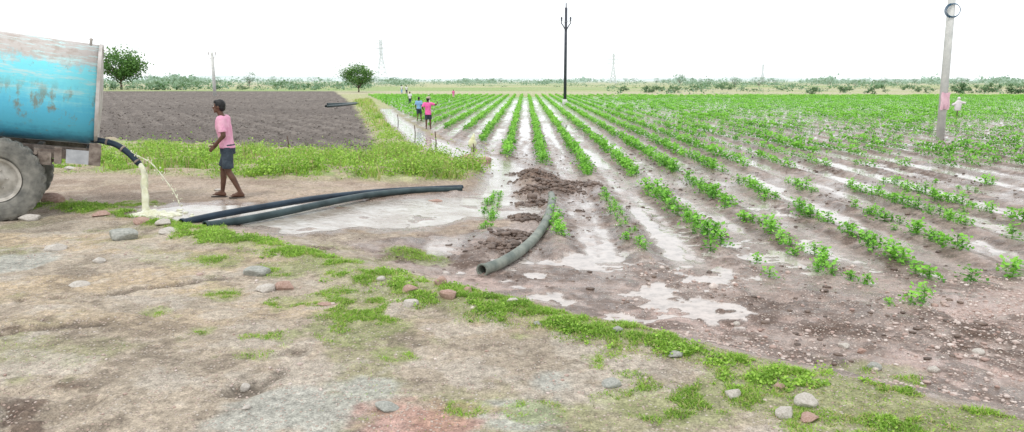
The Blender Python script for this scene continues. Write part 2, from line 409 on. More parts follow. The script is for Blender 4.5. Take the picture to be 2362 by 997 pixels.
# ------------------------------------------------------------ ground sheet
inv=np.linspace(1/3.3,1/900,820); YL=np.concatenate([[-10,-5,-2,0,1.2,2.2,2.9],1/inv,[1300,2200,4500]])
UL=np.linspace(-1.1,1.1,1180)
WL=np.sqrt(np.maximum(YL,0)**2+9)+1.5
YY=np.repeat(YL,len(UL)); XX=(WL[:,None]*UL[None,:]).ravel()
T=terrain(XX,YY)
V=np.stack([XX,YY,T['h']],1)
nr,nc=len(YL),len(UL)
idx=np.arange(nr*nc).reshape(nr,nc)
FQ=np.stack([idx[:-1,:-1],idx[:-1,1:],idx[1:,1:],idx[1:,:-1]],-1).reshape(-1,4)
me=np_mesh("ground",V,FQ)
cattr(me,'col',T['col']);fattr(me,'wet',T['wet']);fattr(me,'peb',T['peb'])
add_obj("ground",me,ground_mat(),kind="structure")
wsel=(T['wm']>-.25)&(YY<120)
fsel=wsel[FQ].all(1); FW=FQ[fsel]; uq,invi=np.unique(FW.ravel(),return_inverse=True)
VW=np.stack([XX[uq],YY[uq],T['z'][uq]-.02],1)
VW[:,2]=np.where(T['wm'][uq]<-.1,VW[:,2]-.03,VW[:,2])
wme=np_mesh("water",VW,invi.reshape(-1,4))
WM=water_mat(); add_obj("water",wme,WM,kind="structure")
hm_=pmat("haze_tinted_hill",(.50,.57,.55),(.58,.64,.63),.004,.95,bump=0)  # pale grey-green: haze is mixed into the hill colour
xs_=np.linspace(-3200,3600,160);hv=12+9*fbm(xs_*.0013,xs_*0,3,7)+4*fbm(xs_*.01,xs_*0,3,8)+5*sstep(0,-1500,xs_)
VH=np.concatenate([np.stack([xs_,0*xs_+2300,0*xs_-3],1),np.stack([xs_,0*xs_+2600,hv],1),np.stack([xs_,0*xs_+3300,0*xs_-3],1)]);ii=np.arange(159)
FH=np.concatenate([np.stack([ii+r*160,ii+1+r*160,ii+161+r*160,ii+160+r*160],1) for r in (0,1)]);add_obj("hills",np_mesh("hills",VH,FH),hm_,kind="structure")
def zat(x,y):
    t=terrain(np.atleast_1d(np.float64(x)),np.atleast_1d(np.float64(y))); return float(t['h'][0])
def GP(px,py):
    p=G(px,py); return Vector((p[0],p[1],zat(p[0],p[1])))
# ------------------------------------------------------------ vegetation helpers
def blades(x,y,z,hgt,wid,lean=.5):
    n=len(x);a=rng.uniform(0,2*np.pi,n);b=rng.uniform(0,2*np.pi,n);L=rng.uniform(.15,1,n)*lean*hgt
    P=np.stack([x,y,z],1); s=np.stack([np.cos(a),np.sin(a),0*a],1)*(wid/2)[:,None]; d=np.stack([np.cos(b),np.sin(b),0*b],1)
    up=np.array([0,0,1.0])
    m=P+d*(L*.35)[:,None]+up*(hgt*.6)[:,None]; t=P+d*L[:,None]+up*(hgt)[:,None]*.95
    V=np.stack([P-s,P+s,m+s*.7,m-s*.7,t],1).reshape(-1,3)
    i=np.arange(n)[:,None]*5
    F=np.concatenate([i+np.array([[0,1,2]]),i+np.array([[0,2,3]]),i+np.array([[3,2,4]])],0)
    return V,F
def leaves(P,size,flat=.5,r=None):
    r=r or rng
    n=len(P); nrm=r.normal(size=(n,3));nrm[:,2]=np.abs(nrm[:,2])+flat;nrm/=np.linalg.norm(nrm,axis=1)[:,None]
    a=r.normal(size=(n,3));a-=nrm*(a*nrm).sum(1)[:,None];a/=np.linalg.norm(a,axis=1)[:,None];b=np.cross(nrm,a)
    s=size[:,None]
    V=np.stack([P-a*s*.5,P+b*s*.42+a*s*.05-nrm*s*.08,P+a*s*.55-nrm*s*.12,P-b*s*.42+a*s*.05-nrm*s*.08],1).reshape(-1,3)
    F=np.arange(n*4).reshape(-1,4);return V,F
GRN=leafmat("grass_green",(.15,.30,.035),(.43,.67,.11),dry=(.56,.48,.25))
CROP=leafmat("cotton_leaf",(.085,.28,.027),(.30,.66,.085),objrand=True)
def scatter(n,x0,x1,y0,y1):
    x=rng.uniform(x0,x1,n);y=rng.uniform(y0,y1,n);return x,y
def grass_obj(name,x,y,hf,wf,keep,dryf,label_kind="stuff",lean=.7):
    t=terrain(x,y);k=keep(t);m=(rng.uniform(size=len(x))<k)&(t['W']<.3)&(t['flat']<.5)
    x=x[m];y=y[m];tz=t['h'][m];kk=k[m]
    hg=hf(x,y,kk)*rng.uniform(.5,1.3,len(x)); V,F=blades(x,y,tz-.005,hg,wf*rng.uniform(.6,1.4,len(x)),lean)
    me=np_mesh(name,V,F); tn=rng.uniform(0,1,len(x)); dr=(rng.uniform(size=len(x))<dryf(x,y,kk))*rng.uniform(.5,1,len(x))
    fattr(me,'tint',np.repeat(tn,5));fattr(me,'dry',np.repeat(dr,5))
    return add_obj(name,me,GRN,kind=label_kind,smooth=False)
s=rng.uniform(0,len(BERM)-1.001,220000); i0=s.astype(int); fr_=(s-i0)[:,None]
c=BERM[i0]*(1-fr_)+BERM[i0+1]*fr_; c=c+rng.normal(size=c.shape)*.42
grass_obj("berm_grass",c[:,0],c[:,1],lambda x,y,k:.012+.030*np.clip(k,0,1),.009,lambda t:np.clip(t['B']*(.10+.85*sstep(-.2,.25,t['n4']+t['n2']*.8+t['n1']*.5)),0,1),lambda x,y,k:np.where(k>.7,.10,.35),lean=1.7)
cx=[];cy=[]
for (p,r) in PATCHW:
    n=int(30000*r*r*2.2); cx.append(rng.normal(p[0],r*.8,n));cy.append(rng.normal(p[1],r*.8,n))
x=np.concatenate(cx);y=np.concatenate(cy)
grass_obj("road_weeds",x,y,lambda x,y,k:.012+.022*k,.008,lambda t:t['gp']*.75*(1-t['B'])*sstep(-.3,.2,t['n4']+t['n2']),lambda x,y,k:.2+0*x,lean=1.6)
x,y=scatter(60000,-7,6,4.2,10.8)
grass_obj("sparse_grass",x,y,lambda x,y,k:.010+.012*k,.006,lambda t:(1-t['F'])*.4*sstep(.08,.35,fbm(t['x']*.9,t['y']*.9,4,6)+t['n2']*.2)+.01,lambda x,y,k:.3+0*x,lean=1.6)
x,y=scatter(230000,-16,0.5,13,34)
def kst(t): return t['S']*(.01+.95*sstep(-.02,.22,-t['n1']+t['n4']*.7))*(1-.6*sstep(22,34,t['y']))
def hst(x,y,k): return .04+.28*sstep(.0,.35,fbm(x*.9,y*.9,3,91))*k+.04*k
grass_obj("verge_grass",x,y,hst,.018,kst,lambda x,y,k:.2+.25*sstep(-5,-2,x),lean=.9)
x,y=scatter(60000,-24,-1,32,110)
grass_obj("verge_grass",x,y,lambda x,y,k:.12+.25*k*sstep(-.1,.3,fbm(x*.4,y*.4,2,92)),.06,lambda t:t['S']*.65,lambda x,y,k:.4+0*x)
P=[];SZ=[]
def weedclumps(n,x,y,maskf,hh,cnt,ls):
    t=terrain(x,y);m=rng.uniform(size=len(x))<maskf(t)
    m&=(t['W']<.2)
    xs=x[m][:n];ys=y[m][:n];zs=t['h'][m][:n]
    for a,b,c_ in zip(xs,ys,zs):
        hv=hh*rng.uniform(.4,1.5); q=rng.normal(size=(cnt,3))*np.array([hv*.6,hv*.6,hv*.4])+np.array([a,b,c_+hv*.5]); q[:,2]=np.maximum(q[:,2],c_+.01)
        P.append(q);SZ.append(rng.uniform(.6,1.3,cnt)*ls)
x=c[:14000,0];y=c[:14000,1]; weedclumps(800,x,y,lambda t:t['B']*sstep(-.05,.3,t['n4']),.035,20,.022)
x,y=scatter(5000,-15,-.3,13,26); weedclumps(260,x,y,lambda t:t['S']*sstep(-.0,.3,-t['n1']+t['n4']*.5),.24,60,.05)
for (a,b) in [(745,392),(390,378),(650,402),(480,384),(1090,400),(950,404),(780,380),(860,408),(1010,408),(330,360),(590,404),(700,390),(880,300),(905,325),(930,350),(960,372),(880,345),(1000,385),(860,275),(400,365),(1110,395)]:
    p=G(a,b); x=rng.normal(p[0],.5,12);y=rng.normal(p[1],.35,12); weedclumps(12,x,y,lambda t:t['S']+.2,.34,80,.055)
PP=np.concatenate(P);S_=np.concatenate(SZ);V,F=leaves(PP,S_,.4);me=np_mesh("leafy_weeds",V,F)
fattr(me,'tint',np.repeat(rng.uniform(0,1,len(PP)),4));fattr(me,'dry',np.repeat((rng.uniform(size=len(PP))<.06)*.7,4))
add_obj("leafy_weeds",me,GRN,kind="stuff",smooth=False)
TW=pmat("dry_twig",(.30,.18,.12),(.45,.30,.22),5,.9,bump=0)
x,y=scatter(1700,-14,-.5,13,22);t=terrain(x,y);m=(rng.uniform(size=len(x))<t['S']*.6);x=x[m];y=y[m];V,F=blades(x,y,t['h'][m],rng.uniform(.2,.55,len(x)),np.full(len(x),.012),.5);add_obj("dry_stalks",np_mesh("dry_stalks",V,F),TW,kind="stuff",smooth=False)
# ------------------------------------------------------------ cotton crop
stemv,stemf=tube([(0,0,-.03),(.01,0,.12),(0,.01,.25)],[.007,.006,.003],5)
stemv=np.array([list(p) for p in stemv]);stemf=np.array([f for f in stemf if len(f)==4])
def plant_proto(k,cnt,hh=.33,ww=.18,ls=.065):
    r=np.random.default_rng(100+k)
    P=r.normal(size=(cnt,3))*np.array([ww*.48,ww*.85,.1]);P[:,2]=r.uniform(.06,1,cnt)*hh
    P[:,:2]*=(1.15-.55*(P[:,2:]/hh))
    V,F=leaves(P,r.uniform(.6,1.3,cnt)*ls,.6,r)
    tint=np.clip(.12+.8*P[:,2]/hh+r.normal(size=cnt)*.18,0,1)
    return V,F,np.repeat(tint,4)
protos=[plant_proto(k,(60,46,54,38,62)[k],.27+.04*(k%3)) for k in range(5)]
pm=[]
for k,(V,F,tn) in enumerate(protos):
    nl=len(F);b0=V[F[:,0]];zz_=np.clip(b0[:,2]*.8,.02,.24)
    sv1=np.stack([0*zz_+.006,0*zz_,zz_],1);sv2=np.stack([0*zz_-.004,0*zz_+.004,zz_+.008],1)
    n0=len(V)
    pet=np.concatenate([sv1,sv2]);i=np.arange(nl)
    mb=MB();mb.v=[tuple(q) for q in np.concatenate([V,pet,stemv])];mb.f=[tuple(f) for f in F.tolist()]+[(int(n0+j),int(n0+nl+j),int(F[j,0])) for j in range(nl)]+[tuple(q+n0+2*nl for q in f) for f in stemf.tolist()]
    m_=mb.mesh("cotton_plant");fattr(m_,'tint',np.concatenate([tn,np.zeros(2*nl+len(stemv))+.2]));m_.materials.append(CROP);pm.append(m_)
plants=[]
def nearY(n):
    d={-3:305,-2:330,-1:365,0:385,1:412,2:408,3:402,4:398,5:392}
    if n<=-4: return max(Yof(300), 36+(-4.13-(.55+1.17*n))*4.0)
    return Yof(d.get(n,387))
segs={-1:[(452,540)],0:[(495,552)],1:[(444,582)],2:[(436,508),(515,578)],3:[(424,478),(505,640)],4:[(424,465),(488,520),(535,636)]}
for n in range(-26,75):
    X=.55+1.17*n
    y=nearY(n)+rng.uniform(-.3,.3)
    while y<128:
        sp=.23 if y<30 else (.36 if y<55 else .65)
        if abs(X)<.80*y+3:
            g=float(fbm(np.array([X*.5]),np.array([y*.3]),2,5)[0])
            pr=.97 if n<6 else .80+.8*g+.2*min(1,max(0,(y-32)/25))
            sz=rng.uniform(.65,1.08)
            if y<24 and n>=5: pr=.66+1.2*g
            if n>=6: sz*=.88+.5*g
            if rng.uniform()<pr: plants.append((X+rng.normal()*.06,y+rng.normal()*.05,sz))
        y+=sp*rng.uniform(.8,1.2)
    sg=segs.get(n)
    if sg:
        for a,b in sg:
            y0,y1=Yof(b),Yof(a);yy=y0
            while yy<y1:
                s_=.42 if n==1 else (.5 if n in(-1,0) else .82)
                if rng.uniform()<.90: plants.append((X+rng.normal()*.07,yy,s_*rng.uniform(.55,1.15)))
                yy+=.17 if s_<.6 else .21
    elif n>=5:
        yy=9.3+ (n-5)*.25
        while yy<Yof(424):
            g=float(fbm(np.array([n*3.3]),np.array([yy*.6]),2,9)[0])
            if rng.uniform()<.55+1.7*g: plants.append((X+rng.normal()*.08,yy,rng.uniform(.38,.88)))
            yy+=.19
for a,b,s_ in [(1745,605,.6),(1775,640,.6),(2000,655,.5),(2130,695,.7),(2100,700,.6),(2240,650,.7),(2050,700,.35),(1285,520,.6),(1275,475,.4)]:
    p=G(a,b);plants.append((p[0],p[1],s_))
plants=np.array(plants);plants=plants[np.argsort(np.hypot(plants[:,0],plants[:,1]))]
inview=np.abs(plants[:,0])<.74*plants[:,1]+.5
tz=terrain(plants[:,0],plants[:,1]);pz=tz['h']
order=[i for i in range(len(plants)) if inview[i]][:300];os_=set(order)
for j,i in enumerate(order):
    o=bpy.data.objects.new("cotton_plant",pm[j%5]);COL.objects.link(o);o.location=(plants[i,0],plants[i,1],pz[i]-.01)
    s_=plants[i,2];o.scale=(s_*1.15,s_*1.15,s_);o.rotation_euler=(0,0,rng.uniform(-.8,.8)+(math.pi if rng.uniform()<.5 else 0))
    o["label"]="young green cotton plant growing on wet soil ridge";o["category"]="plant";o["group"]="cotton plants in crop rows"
rest=[i for i in range(len(plants)) if i not in os_]
VA=[];TA=[]
for i in rest:
    x,y,s_=plants[i]
    V,F,tn=protos[i%5];sc=1
    if y>=24:
        nn,e_,q_=(4*30,1.40,(.95,1,1)) if y<50 else (4*15,2.3,(1.05,2.2,1))
        V=V[:nn];tn=tn[:nn];c_=V.reshape(-1,4,3).mean(1,keepdims=True);V=((V.reshape(-1,4,3)-c_)*e_+c_*np.array(q_)).reshape(-1,3);sc=1.0
    a=rng.uniform(-.5,.5) if y<50 else 0
    ca,sa=math.cos(a),math.sin(a);R=np.array([[ca,-sa,0],[sa,ca,0],[0,0,1]])
    VA.append(V@R.T*s_*sc+np.array([x,y,pz[i]]));TA.append(np.clip(tn+rng.normal()*.12+(.18 if y>40 else 0),0,1))
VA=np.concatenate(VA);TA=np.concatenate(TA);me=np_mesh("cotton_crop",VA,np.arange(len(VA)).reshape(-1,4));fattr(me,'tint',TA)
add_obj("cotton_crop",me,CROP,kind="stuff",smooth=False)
# ------------------------------------------------------------ stones, gravel, clods
def rockmesh(name,seed,sub=3,amp=.25,flat=.7):
    bm=bmesh.new();bmesh.ops.create_icosphere(bm,subdivisions=sub,radius=1)
    r=random.Random(seed);pl=[Vector((r.gauss(0,1),r.gauss(0,1),r.gauss(0,1))).normalized() for _ in range(9)];dd=[r.uniform(.55,.9) for _ in pl]
    for v in bm.verts:
        for n_,d_ in zip(pl,dd):
            k=v.co.dot(n_)
            if k>d_: v.co-=n_*(k-d_)*.9
        v.co*=1+amp*.12*math.sin(v.co.x*5+seed)*math.cos(v.co.y*6+v.co.z*4)
    me=bpy.data.meshes.new(name);bm.to_mesh(me);bm.free();return me
RG=pmat("stone_grey",(.27,.28,.25),(.47,.47,.43),5,.85,bump=.5,bscale=14,bd=.05)
RP=pmat("stone_pink",(.36,.225,.18),(.52,.37,.31),5,.85,bump=.5,bscale=14,bd=.05)
RW=pmat("stone_pale",(.45,.41,.36),(.64,.60,.55),5,.85,bump=.5,bscale=14,bd=.05)
stones=[(278,555,60,35,'g'),(590,636,60,28,'g'),(610,674,42,27,'w'),(655,670,42,32,'p'),(943,683,40,24,'p'),(947,712,36,30,'w'),(1015,668,32,32,'p'),(1033,700,46,38,'p'),(1180,712,32,14,'w'),(65,508,46,18,'w'),(115,473,46,28,'p'),(120,578,42,20,'w'),(562,887,24,24,'w'),(178,660,38,14,'w'),(1412,895,50,26,'g'),(1692,920,38,34,'w'),(1862,943,52,40,'w'),(1815,965,46,46,'w'),(1870,972,48,24,'p'),(890,947,64,26,'g'),(225,607,28,16,'w'),(232,502,40,14,'p'),(375,526,34,20,'w'),(385,542,44,16,'w'),(325,520,34,20,'p'),(1425,780,26,18,'g'),(1560,835,44,18,'g'),(565,943,22,14,'w'),(880,655,24,14,'w'),(1078,684,28,16,'p'),(1040,388,44,26,'p'),(1108,376,54,22,'p'),(1075,366,36,20,'p'),(1005,462,40,12,'p'),(500,440,14,7,'w'),(160,395,24,10,'w'),(2158,860,26,18,'w'),(1990,805,22,14,'p'),(1950,800,26,16,'w'),(2262,805,26,14,'w'),(1240,760,22,12,'g'),(750,705,40,10,'p'),(1700,745,18,12,'w'),(2020,850,30,22,'g'),(1800,905,26,20,'p')]
MM={'g':(RG,'grey'),'p':(RP,'reddish'),'w':(RW,'pale')}
for j,(a,b,w,hh,c_) in enumerate(stones):
    p=GP(a,b);dist=math.hypot(p.x,p.y);m_=rockmesh("stone",j+3);o=add_obj("stone",m_,MM[c_][0],smooth=False,label=MM[c_][1]+" rough stone lying on the "+("grassy bank" if a>700 or b<560 else "sandy track"),cat="stone",group="loose stones")
    k=dist/FPX;sw=w*k/2*1.08;sh=hh*k/2
    o.scale=(sw,sw*.8,sh);o.location=(p.x,p.y+sw*.4,p.z+sh*.35);o.rotation_euler=(random.uniform(-.15,.15),random.uniform(-.15,.15),random.uniform(0,.6))
def scattered_rocks(name,xs,ys,zs,ss,mat,sub=1,flat=.6):
    bases=[]
    for k in range(6):
        m_=rockmesh("tmp",k+50,sub);v=np.array([list(q.co) for q in m_.vertices]);f=np.array([list(q.vertices) for q in m_.polygons]);bases.append((v,f));bpy.data.meshes.remove(m_)
    VV=[];FF=[];o=0;TN=[]
    for i,(x,y,z,s_) in enumerate(zip(xs,ys,zs,ss)):
        v,f=bases[i%6];a=random.uniform(0,6.28);ca,sa=math.cos(a),math.sin(a)
        q=v*np.array([1,random.uniform(.6,1),flat*random.uniform(.7,1.2)])*s_;q=np.stack([q[:,0]*ca-q[:,1]*sa,q[:,0]*sa+q[:,1]*ca,q[:,2]],1)+np.array([x,y,z+s_*.15]);VV.append(q);FF.append(f+o);o+=len(v);TN.append(np.full(len(v),random.random()))
    me=np_mesh(name,np.concatenate(VV),np.concatenate(FF));fattr(me,'tint',np.concatenate(TN));return add_obj(name,me,mat,kind="stuff",smooth=False)
def tintmat(name,a,b,rough=.85):
    m,nt,bs,o=newmat(name);at=nt.nodes.new('ShaderNodeAttribute');at.attribute_name='tint'
    g=nt.nodes.new('ShaderNodeNewGeometry').outputs['Position'];c_=mixc(nt,at.outputs['Fac'],a,b);c_=mixc(nt,ramp(nt,noise(nt,g,30,3),.3,.7,0,.5),c_,tuple(q*.6 for q in a))
    nt.links.new(c_,bs.inputs['Base Color']);bs.inputs['Roughness'].default_value=rough;return m
GV=tintmat("gravel",(.42,.29,.245),(.72,.65,.60));CL=tintmat("mud_clod",(.09,.062,.048),(.23,.165,.13),.5);PC=tintmat("ploughed_clod",(.08,.066,.058),(.23,.20,.175))
x,y=scatter(18000,-.5,8,4.8,9.9);t=terrain(x,y);m=(rng.uniform(size=len(x))<t['F']*(.15+.85*sstep(-.15,.25,fbm(x*.9,y*.9,3,44)))*sstep(.3,2,x)*.5)&(t['flat']<.4)
scattered_rocks("gravel",x[m],y[m],t['h'][m],rng.gamma(2.2,.0058,m.sum())+.005,GV)
x,y=scatter(9000,-7,4,4.3,10.5);t=terrain(x,y);m=(rng.uniform(size=len(x))<(1-t['F'])*.45*sstep(-.2,.25,t['n4']))&(t['W']<.2)
scattered_rocks("gravel",x[m],y[m],t['h'][m],rng.gamma(1.7,.0034,m.sum())+.004,GV)
x,y=scatter(24000,-3.5,12,6.3,26);t=terrain(x,y);m=(rng.uniform(size=len(x))<t['F']*np.maximum(sstep(.0,.3,t['n1']*.6+t['n4']*.9),t['dk'])*.42)&(t['flat']<.3)&(t['W']<.2)
scattered_rocks("mud_clods",x[m],y[m],t['h'][m]-.004,rng.gamma(2,.009,m.sum())+.007,CL,flat=.45)
xs=[];ys=[]
for (p,r,a) in HEAP[:4]+HEAP[5:]:
    xs.append(rng.normal(p[0],r*.6,220));ys.append(rng.normal(p[1],r*.6,220))
x=np.concatenate(xs);y=np.concatenate(ys);t=terrain(x,y);scattered_rocks("mud_clods",x,y,t['h'],rng.gamma(2,.013,len(x))+.010,CL)
y=1/rng.uniform(1/110,1/19,60000);x=rng.uniform(-.78,-.02,len(y))*y-1;t=terrain(x,y);m=(rng.uniform(size=len(x))<t['P']*.5*(.3+.7*sstep(-.2,.2,t['n1'])));scattered_rocks("ploughed_clods",x[m],y[m],t['h'][m]-.01,(rng.gamma(2,.009,m.sum())+.01)*(1+y[m]*.014),PC,flat=.5)
# ------------------------------------------------------------ trees
def leafcrown(name,c,r,ncl,nlf,ls,seed,mat,hazy=0):
    q=np.random.default_rng(seed);P=[];TN=[]
    for k in range(ncl):
        d=q.normal(size=3);d/=np.linalg.norm(d);rr=q.uniform(.35,1)**.6;cc=np.array(c)+d*np.array(r)*rr*.82
        if cc[2]<c[2]-r[2]*.75: cc[2]=c[2]-r[2]*.6
        cs=q.uniform(.16,.30)*min(r)
        pts=q.normal(size=(nlf,3))*cs*np.array([1,1,.7])+cc;P.append(pts)
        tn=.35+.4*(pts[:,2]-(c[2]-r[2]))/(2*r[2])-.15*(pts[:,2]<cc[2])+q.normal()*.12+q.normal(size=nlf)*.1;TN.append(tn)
    P=np.concatenate(P);TN=np.clip(np.concatenate(TN),0,1)
    V,F=leaves(P,q.uniform(.6,1.3,len(P))*ls,.5);me=np_mesh(name,V,F);fattr(me,'tint',np.repeat(TN,4));return me
TL1=leafmat("tree_leaf",(.04,.12,.03),(.19,.36,.09),trans=.25)
TLH=leafmat("tree_leaf_haze_tint",(.12,.23,.15),(.27,.40,.26),trans=.2)  # paler, bluer leaves: distance haze painted into the colour
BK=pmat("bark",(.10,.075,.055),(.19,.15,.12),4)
BKH=pmat("bark_haze_tint",(.22,.22,.20),(.3,.3,.28),4)  # bark paled the same way, haze put into its colour
def tree(loc,ht,wd,seed,label,lm=TL1,bk=BK,trunk=.25,ncl=42,nlf=70,group=None,dens=1):
    r=random.Random(seed)
    e=bpy.data.objects.new("tree",None);COL.objects.link(e);e.location=loc;e["label"]=label;e["category"]="tree"
    if group:e["group"]=group
    cz=ht*(.5+trunk/2);rz=ht*(1-trunk)/2
    mb=MB();mb.add(*tube(crom([(0,0,-.3),(.1,0,ht*trunk*.6),(.0,.1,ht*trunk*1.1),(0,0,cz)],3),[.32*ht/11*(1-.055*i) for i in range(10)],8))
    for k in range(7):
        a=k*.9+r.random();L=wd*.36;z0=ht*trunk*r.uniform(.8,1.3)
        mb.add(*tube([(0,0,z0),(L*.5*math.cos(a),L*.5*math.sin(a),z0+rz*.5),(L*math.cos(a),L*math.sin(a),z0+rz*r.uniform(.7,1.3))],[.14*ht/11,.1*ht/11,.03*ht/11],6))
    add_obj("trunk",mb.mesh("trunk"),bk,parent=e)
    me=leafcrown("crown",(0,0,cz),(wd/2,wd/2,rz),ncl,nlf,ht*.045,seed,lm);add_obj("crown",me,lm,parent=e,smooth=False);return e
def fpt(px,py): 
    d=ray(px,py);t=-H/d[2];return Vector((d[0]*t,d[1]*t,0))
p=fpt(280,207);k=p.y/FPX;tree(p,98*k,114*k,11,"large spreading green tree beside the ploughed field",trunk=.16,ncl=75,nlf=80)
p=fpt(827,213);k=p.y/FPX;tree(p,64*k,88*k,12,"round dense dark green tree at the field edge",trunk=.14,ncl=70,nlf=80)
TR=[(575,200,40,38),(1568,198,36,30),(1695,203,32,28),(1750,202,40,27),(500,198,28,22),(1914,198,22,19),(1972,201,32,18),(2040,196,24,20),(2218,200,50,24),(1155,192,14,13),(1100,191,12,12),(1465,190,18,12),(2310,190,24,13),(630,190,24,16),(720,190,32,14),(345,192,20,24),(410,190,28,18)]
rt_=random.Random(3)
for k in range(34):
    px=rt_.uniform(340,2350);TR.append((px,rt_.uniform(189,193),rt_.uniform(9,22),rt_.uniform(7,14)))
for j,(a,b,w,hh) in enumerate(TR):
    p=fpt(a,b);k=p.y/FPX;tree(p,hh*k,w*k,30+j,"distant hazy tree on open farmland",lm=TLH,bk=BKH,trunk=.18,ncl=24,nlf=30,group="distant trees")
BUM=leafmat("bush_leaf",(.07,.15,.07),(.19,.32,.15),trans=.2)
for j,(a,b,w,hh) in enumerate([(1878,218,40,19),(2020,218,70,24),(1950,214,44,18),(2220,217,58,28),(2290,213,60,24),(2345,217,56,28),(1540,214,80,20),(1670,208,60,18),(1500,214,56,20),(1440,211,32,14),(640,205,44,14),(560,208,44,14),(440,198,66,18),(700,204,66,15),(900,192,40,12),(2250,215,66,20),(2130,213,60,17),(1600,210,50,15),(420,204,56,15),(360,201,44,15),(2090,208,50,14),(1800,209,40,11),(1730,212,40,10)]):
    p=fpt(a,b);k=p.y/FPX;me=leafcrown("bush",(0,0,hh*k*.42),(w*k/2,w*k/2.5,hh*k*.5),24,36,hh*k*.11,60+j,BUM)
    o=add_obj("bush",me,BUM,smooth=False,label="low rounded scrub bush on open land",cat="bush",group="scrub bushes");o.location=p
P=[];SZ=[];TN=[]
for k in range(4200):
    px=rng.uniform(-200,2600);left=px<860
    py=187.5+ (rng.gamma(1.5,5.5) if not left else rng.gamma(1.8,5)); py=min(py,217 if px>1400 else 208)
    if px>860 and px<1400 and py>202: continue
    p=fpt(px,py);kk=p.y/FPX
    cl_=float(fbm(np.array([px*.012]),np.array([py*.12]),3,77)[0])
    if cl_<-.05 and rng.uniform()<.75: continue
    hh=rng.uniform(2,7)*kk*(1.6 if left else 1.0)*(1+1.6*max(0,cl_))*(1.4 if rng.uniform()<.1 else 1); w=rng.uniform(6,24)*kk
    nl=18;q=rng.normal(size=(nl,3))*np.array([w*.4,w*.3,hh*.25])+np.array([p.x,p.y,hh*.5]);q[:,2]=np.abs(q[:,2])
    P.append(q);SZ.append(rng.uniform(.5,1.1,nl)*min(hh*.55,w*.5));haze_tint=sstep(120,900,p.y);TN.append(np.clip(rng.uniform(.1,.5,nl)*(1-haze_tint)+haze_tint*.95,0,1))  # tint rises with distance, painting haze into the leaf colour
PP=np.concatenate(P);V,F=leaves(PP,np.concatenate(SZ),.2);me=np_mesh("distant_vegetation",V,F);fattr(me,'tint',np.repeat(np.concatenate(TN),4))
DVM=leafmat("distant_leaf_haze_tint",(.11,.22,.08),(.38,.51,.42),trans=.2);add_obj("distant_vegetation",me,DVM,kind="stuff",smooth=False)  # light end of the ramp is the painted haze colour
# ------------------------------------------------------------ poles, towers
CON=pmat("concrete_pole",(.52,.53,.51),(.68,.68,.65),3);DKM=pmat("dark_metal",(.03,.035,.05),(.06,.065,.08),5,.5);PORC=pmat("insulator",(.3,.25,.22),(.4,.35,.3),5,.3)
def utility_pole(px,py,ht,r0,r1,mat,label,vee=True,ring=False,zv=None,vs=.5):
    p=fpt(px,py) if py<300 else GP(px,py)
    mb=MB();mb.add(*loft([(0,0,-.5,r0,r0),(0,0,ht*.5,(r0+r1)/2,(r0+r1)/2),(0,0,ht,r1,r1)],12))
    o=add_obj("utility_pole",mb.mesh("utility_pole"),mat,label=label,cat="pole",group="utility poles");o.location=p
    zv=zv or ht-1.2
    if vee:
        mb=MB()
        for s_ in(-1,1):
            mb.add(*tube([(s_*.05,-.1,zv-.3),(s_*vs*.8,-.1,zv+.25),(s_*vs,-.1,zv+.3),(s_*vs,-.1,zv+.75)],[.05,.05,.05,.03],6))
        mb.add(*tube([(0,-.0,ht-.1),(0,0,ht+.45)],.05,6))
        add_obj("cross_arm",mb.mesh("cross_arm"),DKM if mat is DKM else CON,parent=o)
        for s_ in(-1,1):
            mb=MB();mb.add(*loft([(s_*vs,-.1,zv+.6+q*.09,.05 if q%2 else .11,.05 if q%2 else .11) for q in range(5)],8));add_obj("insulator",mb.mesh("insulator"),PORC if mat is not DKM else DKM,parent=o)
    return o,p
p=fpt(495,222);k=p.y/FPX;bp1,_=utility_pole(496,222,98*k,4.0*k,3.0*k,CON,"white concrete power pole with V-shaped arm by ploughed field",vs=8*k,zv=98*k-.9)
p=fpt(1303,243);k=p.y/FPX;bp2,pp2=utility_pole(1303,243,215*k,3.6*k,2.8*k,DKM,"tall dark power pole with V-shaped arm in crop field",vs=10*k,zv=180*k-.3)
mb=MB();mb.add(*loft([(0,0,-.1,.30,.30),(0,0,.35,.26,.26),(0,0,.6,.2,.2)],10));add_obj("pole_base",mb.mesh("pole_base"),CON,parent=bp2)
rp,pr=utility_pole(2168,322,8.6,.165,.135,CON,"pale concrete power pole wrapped with wire coil in crop field",vee=False)
rp.rotation_euler=(0,math.radians(-1.1),0)
zc=D(2190,25,pr.y)[2]-pr.z
mb=MB()
for q in range(4):
    pts=[(.28*math.cos(t_)*(1+.05*q),-.20+.03*q,zc+.25*math.sin(t_)*(1+.06*q)) for t_ in np.linspace(0,6.283,24)];mb.add(*tube(pts,.012,5,False))
BLU=pmat("blue_wire",(.02,.07,.13),(.04,.12,.2),5,.5);add_obj("wire_coil",mb.mesh("wire_coil"),BLU,parent=rp,label="dark blue coil of spare wire")
PNK=pmat("pink_cloth",(.66,.40,.48),(.76,.52,.58),6);
def cloth(name,pts,w,mat,parent=None):
    V=[];F=[];n=len(pts)
    for i,p_ in enumerate(pts):
        for j in range(6):
            u_=j/5-.5;V.append((p_[0]+u_*w*(1-.25*i/n),p_[1]+.06*math.sin(u_*14+i),p_[2]-.03*math.cos(u_*9+i)))
    for i in range(n-1):
        for j in range(5):F.append((i*6+j,i*6+j+1,i*6+j+7,i*6+j+6))
    me=bpy.data.meshes.new(name);me.from_pydata(V,[],F);return me
zz=D(2166,225,pr.y)[2]-pr.z
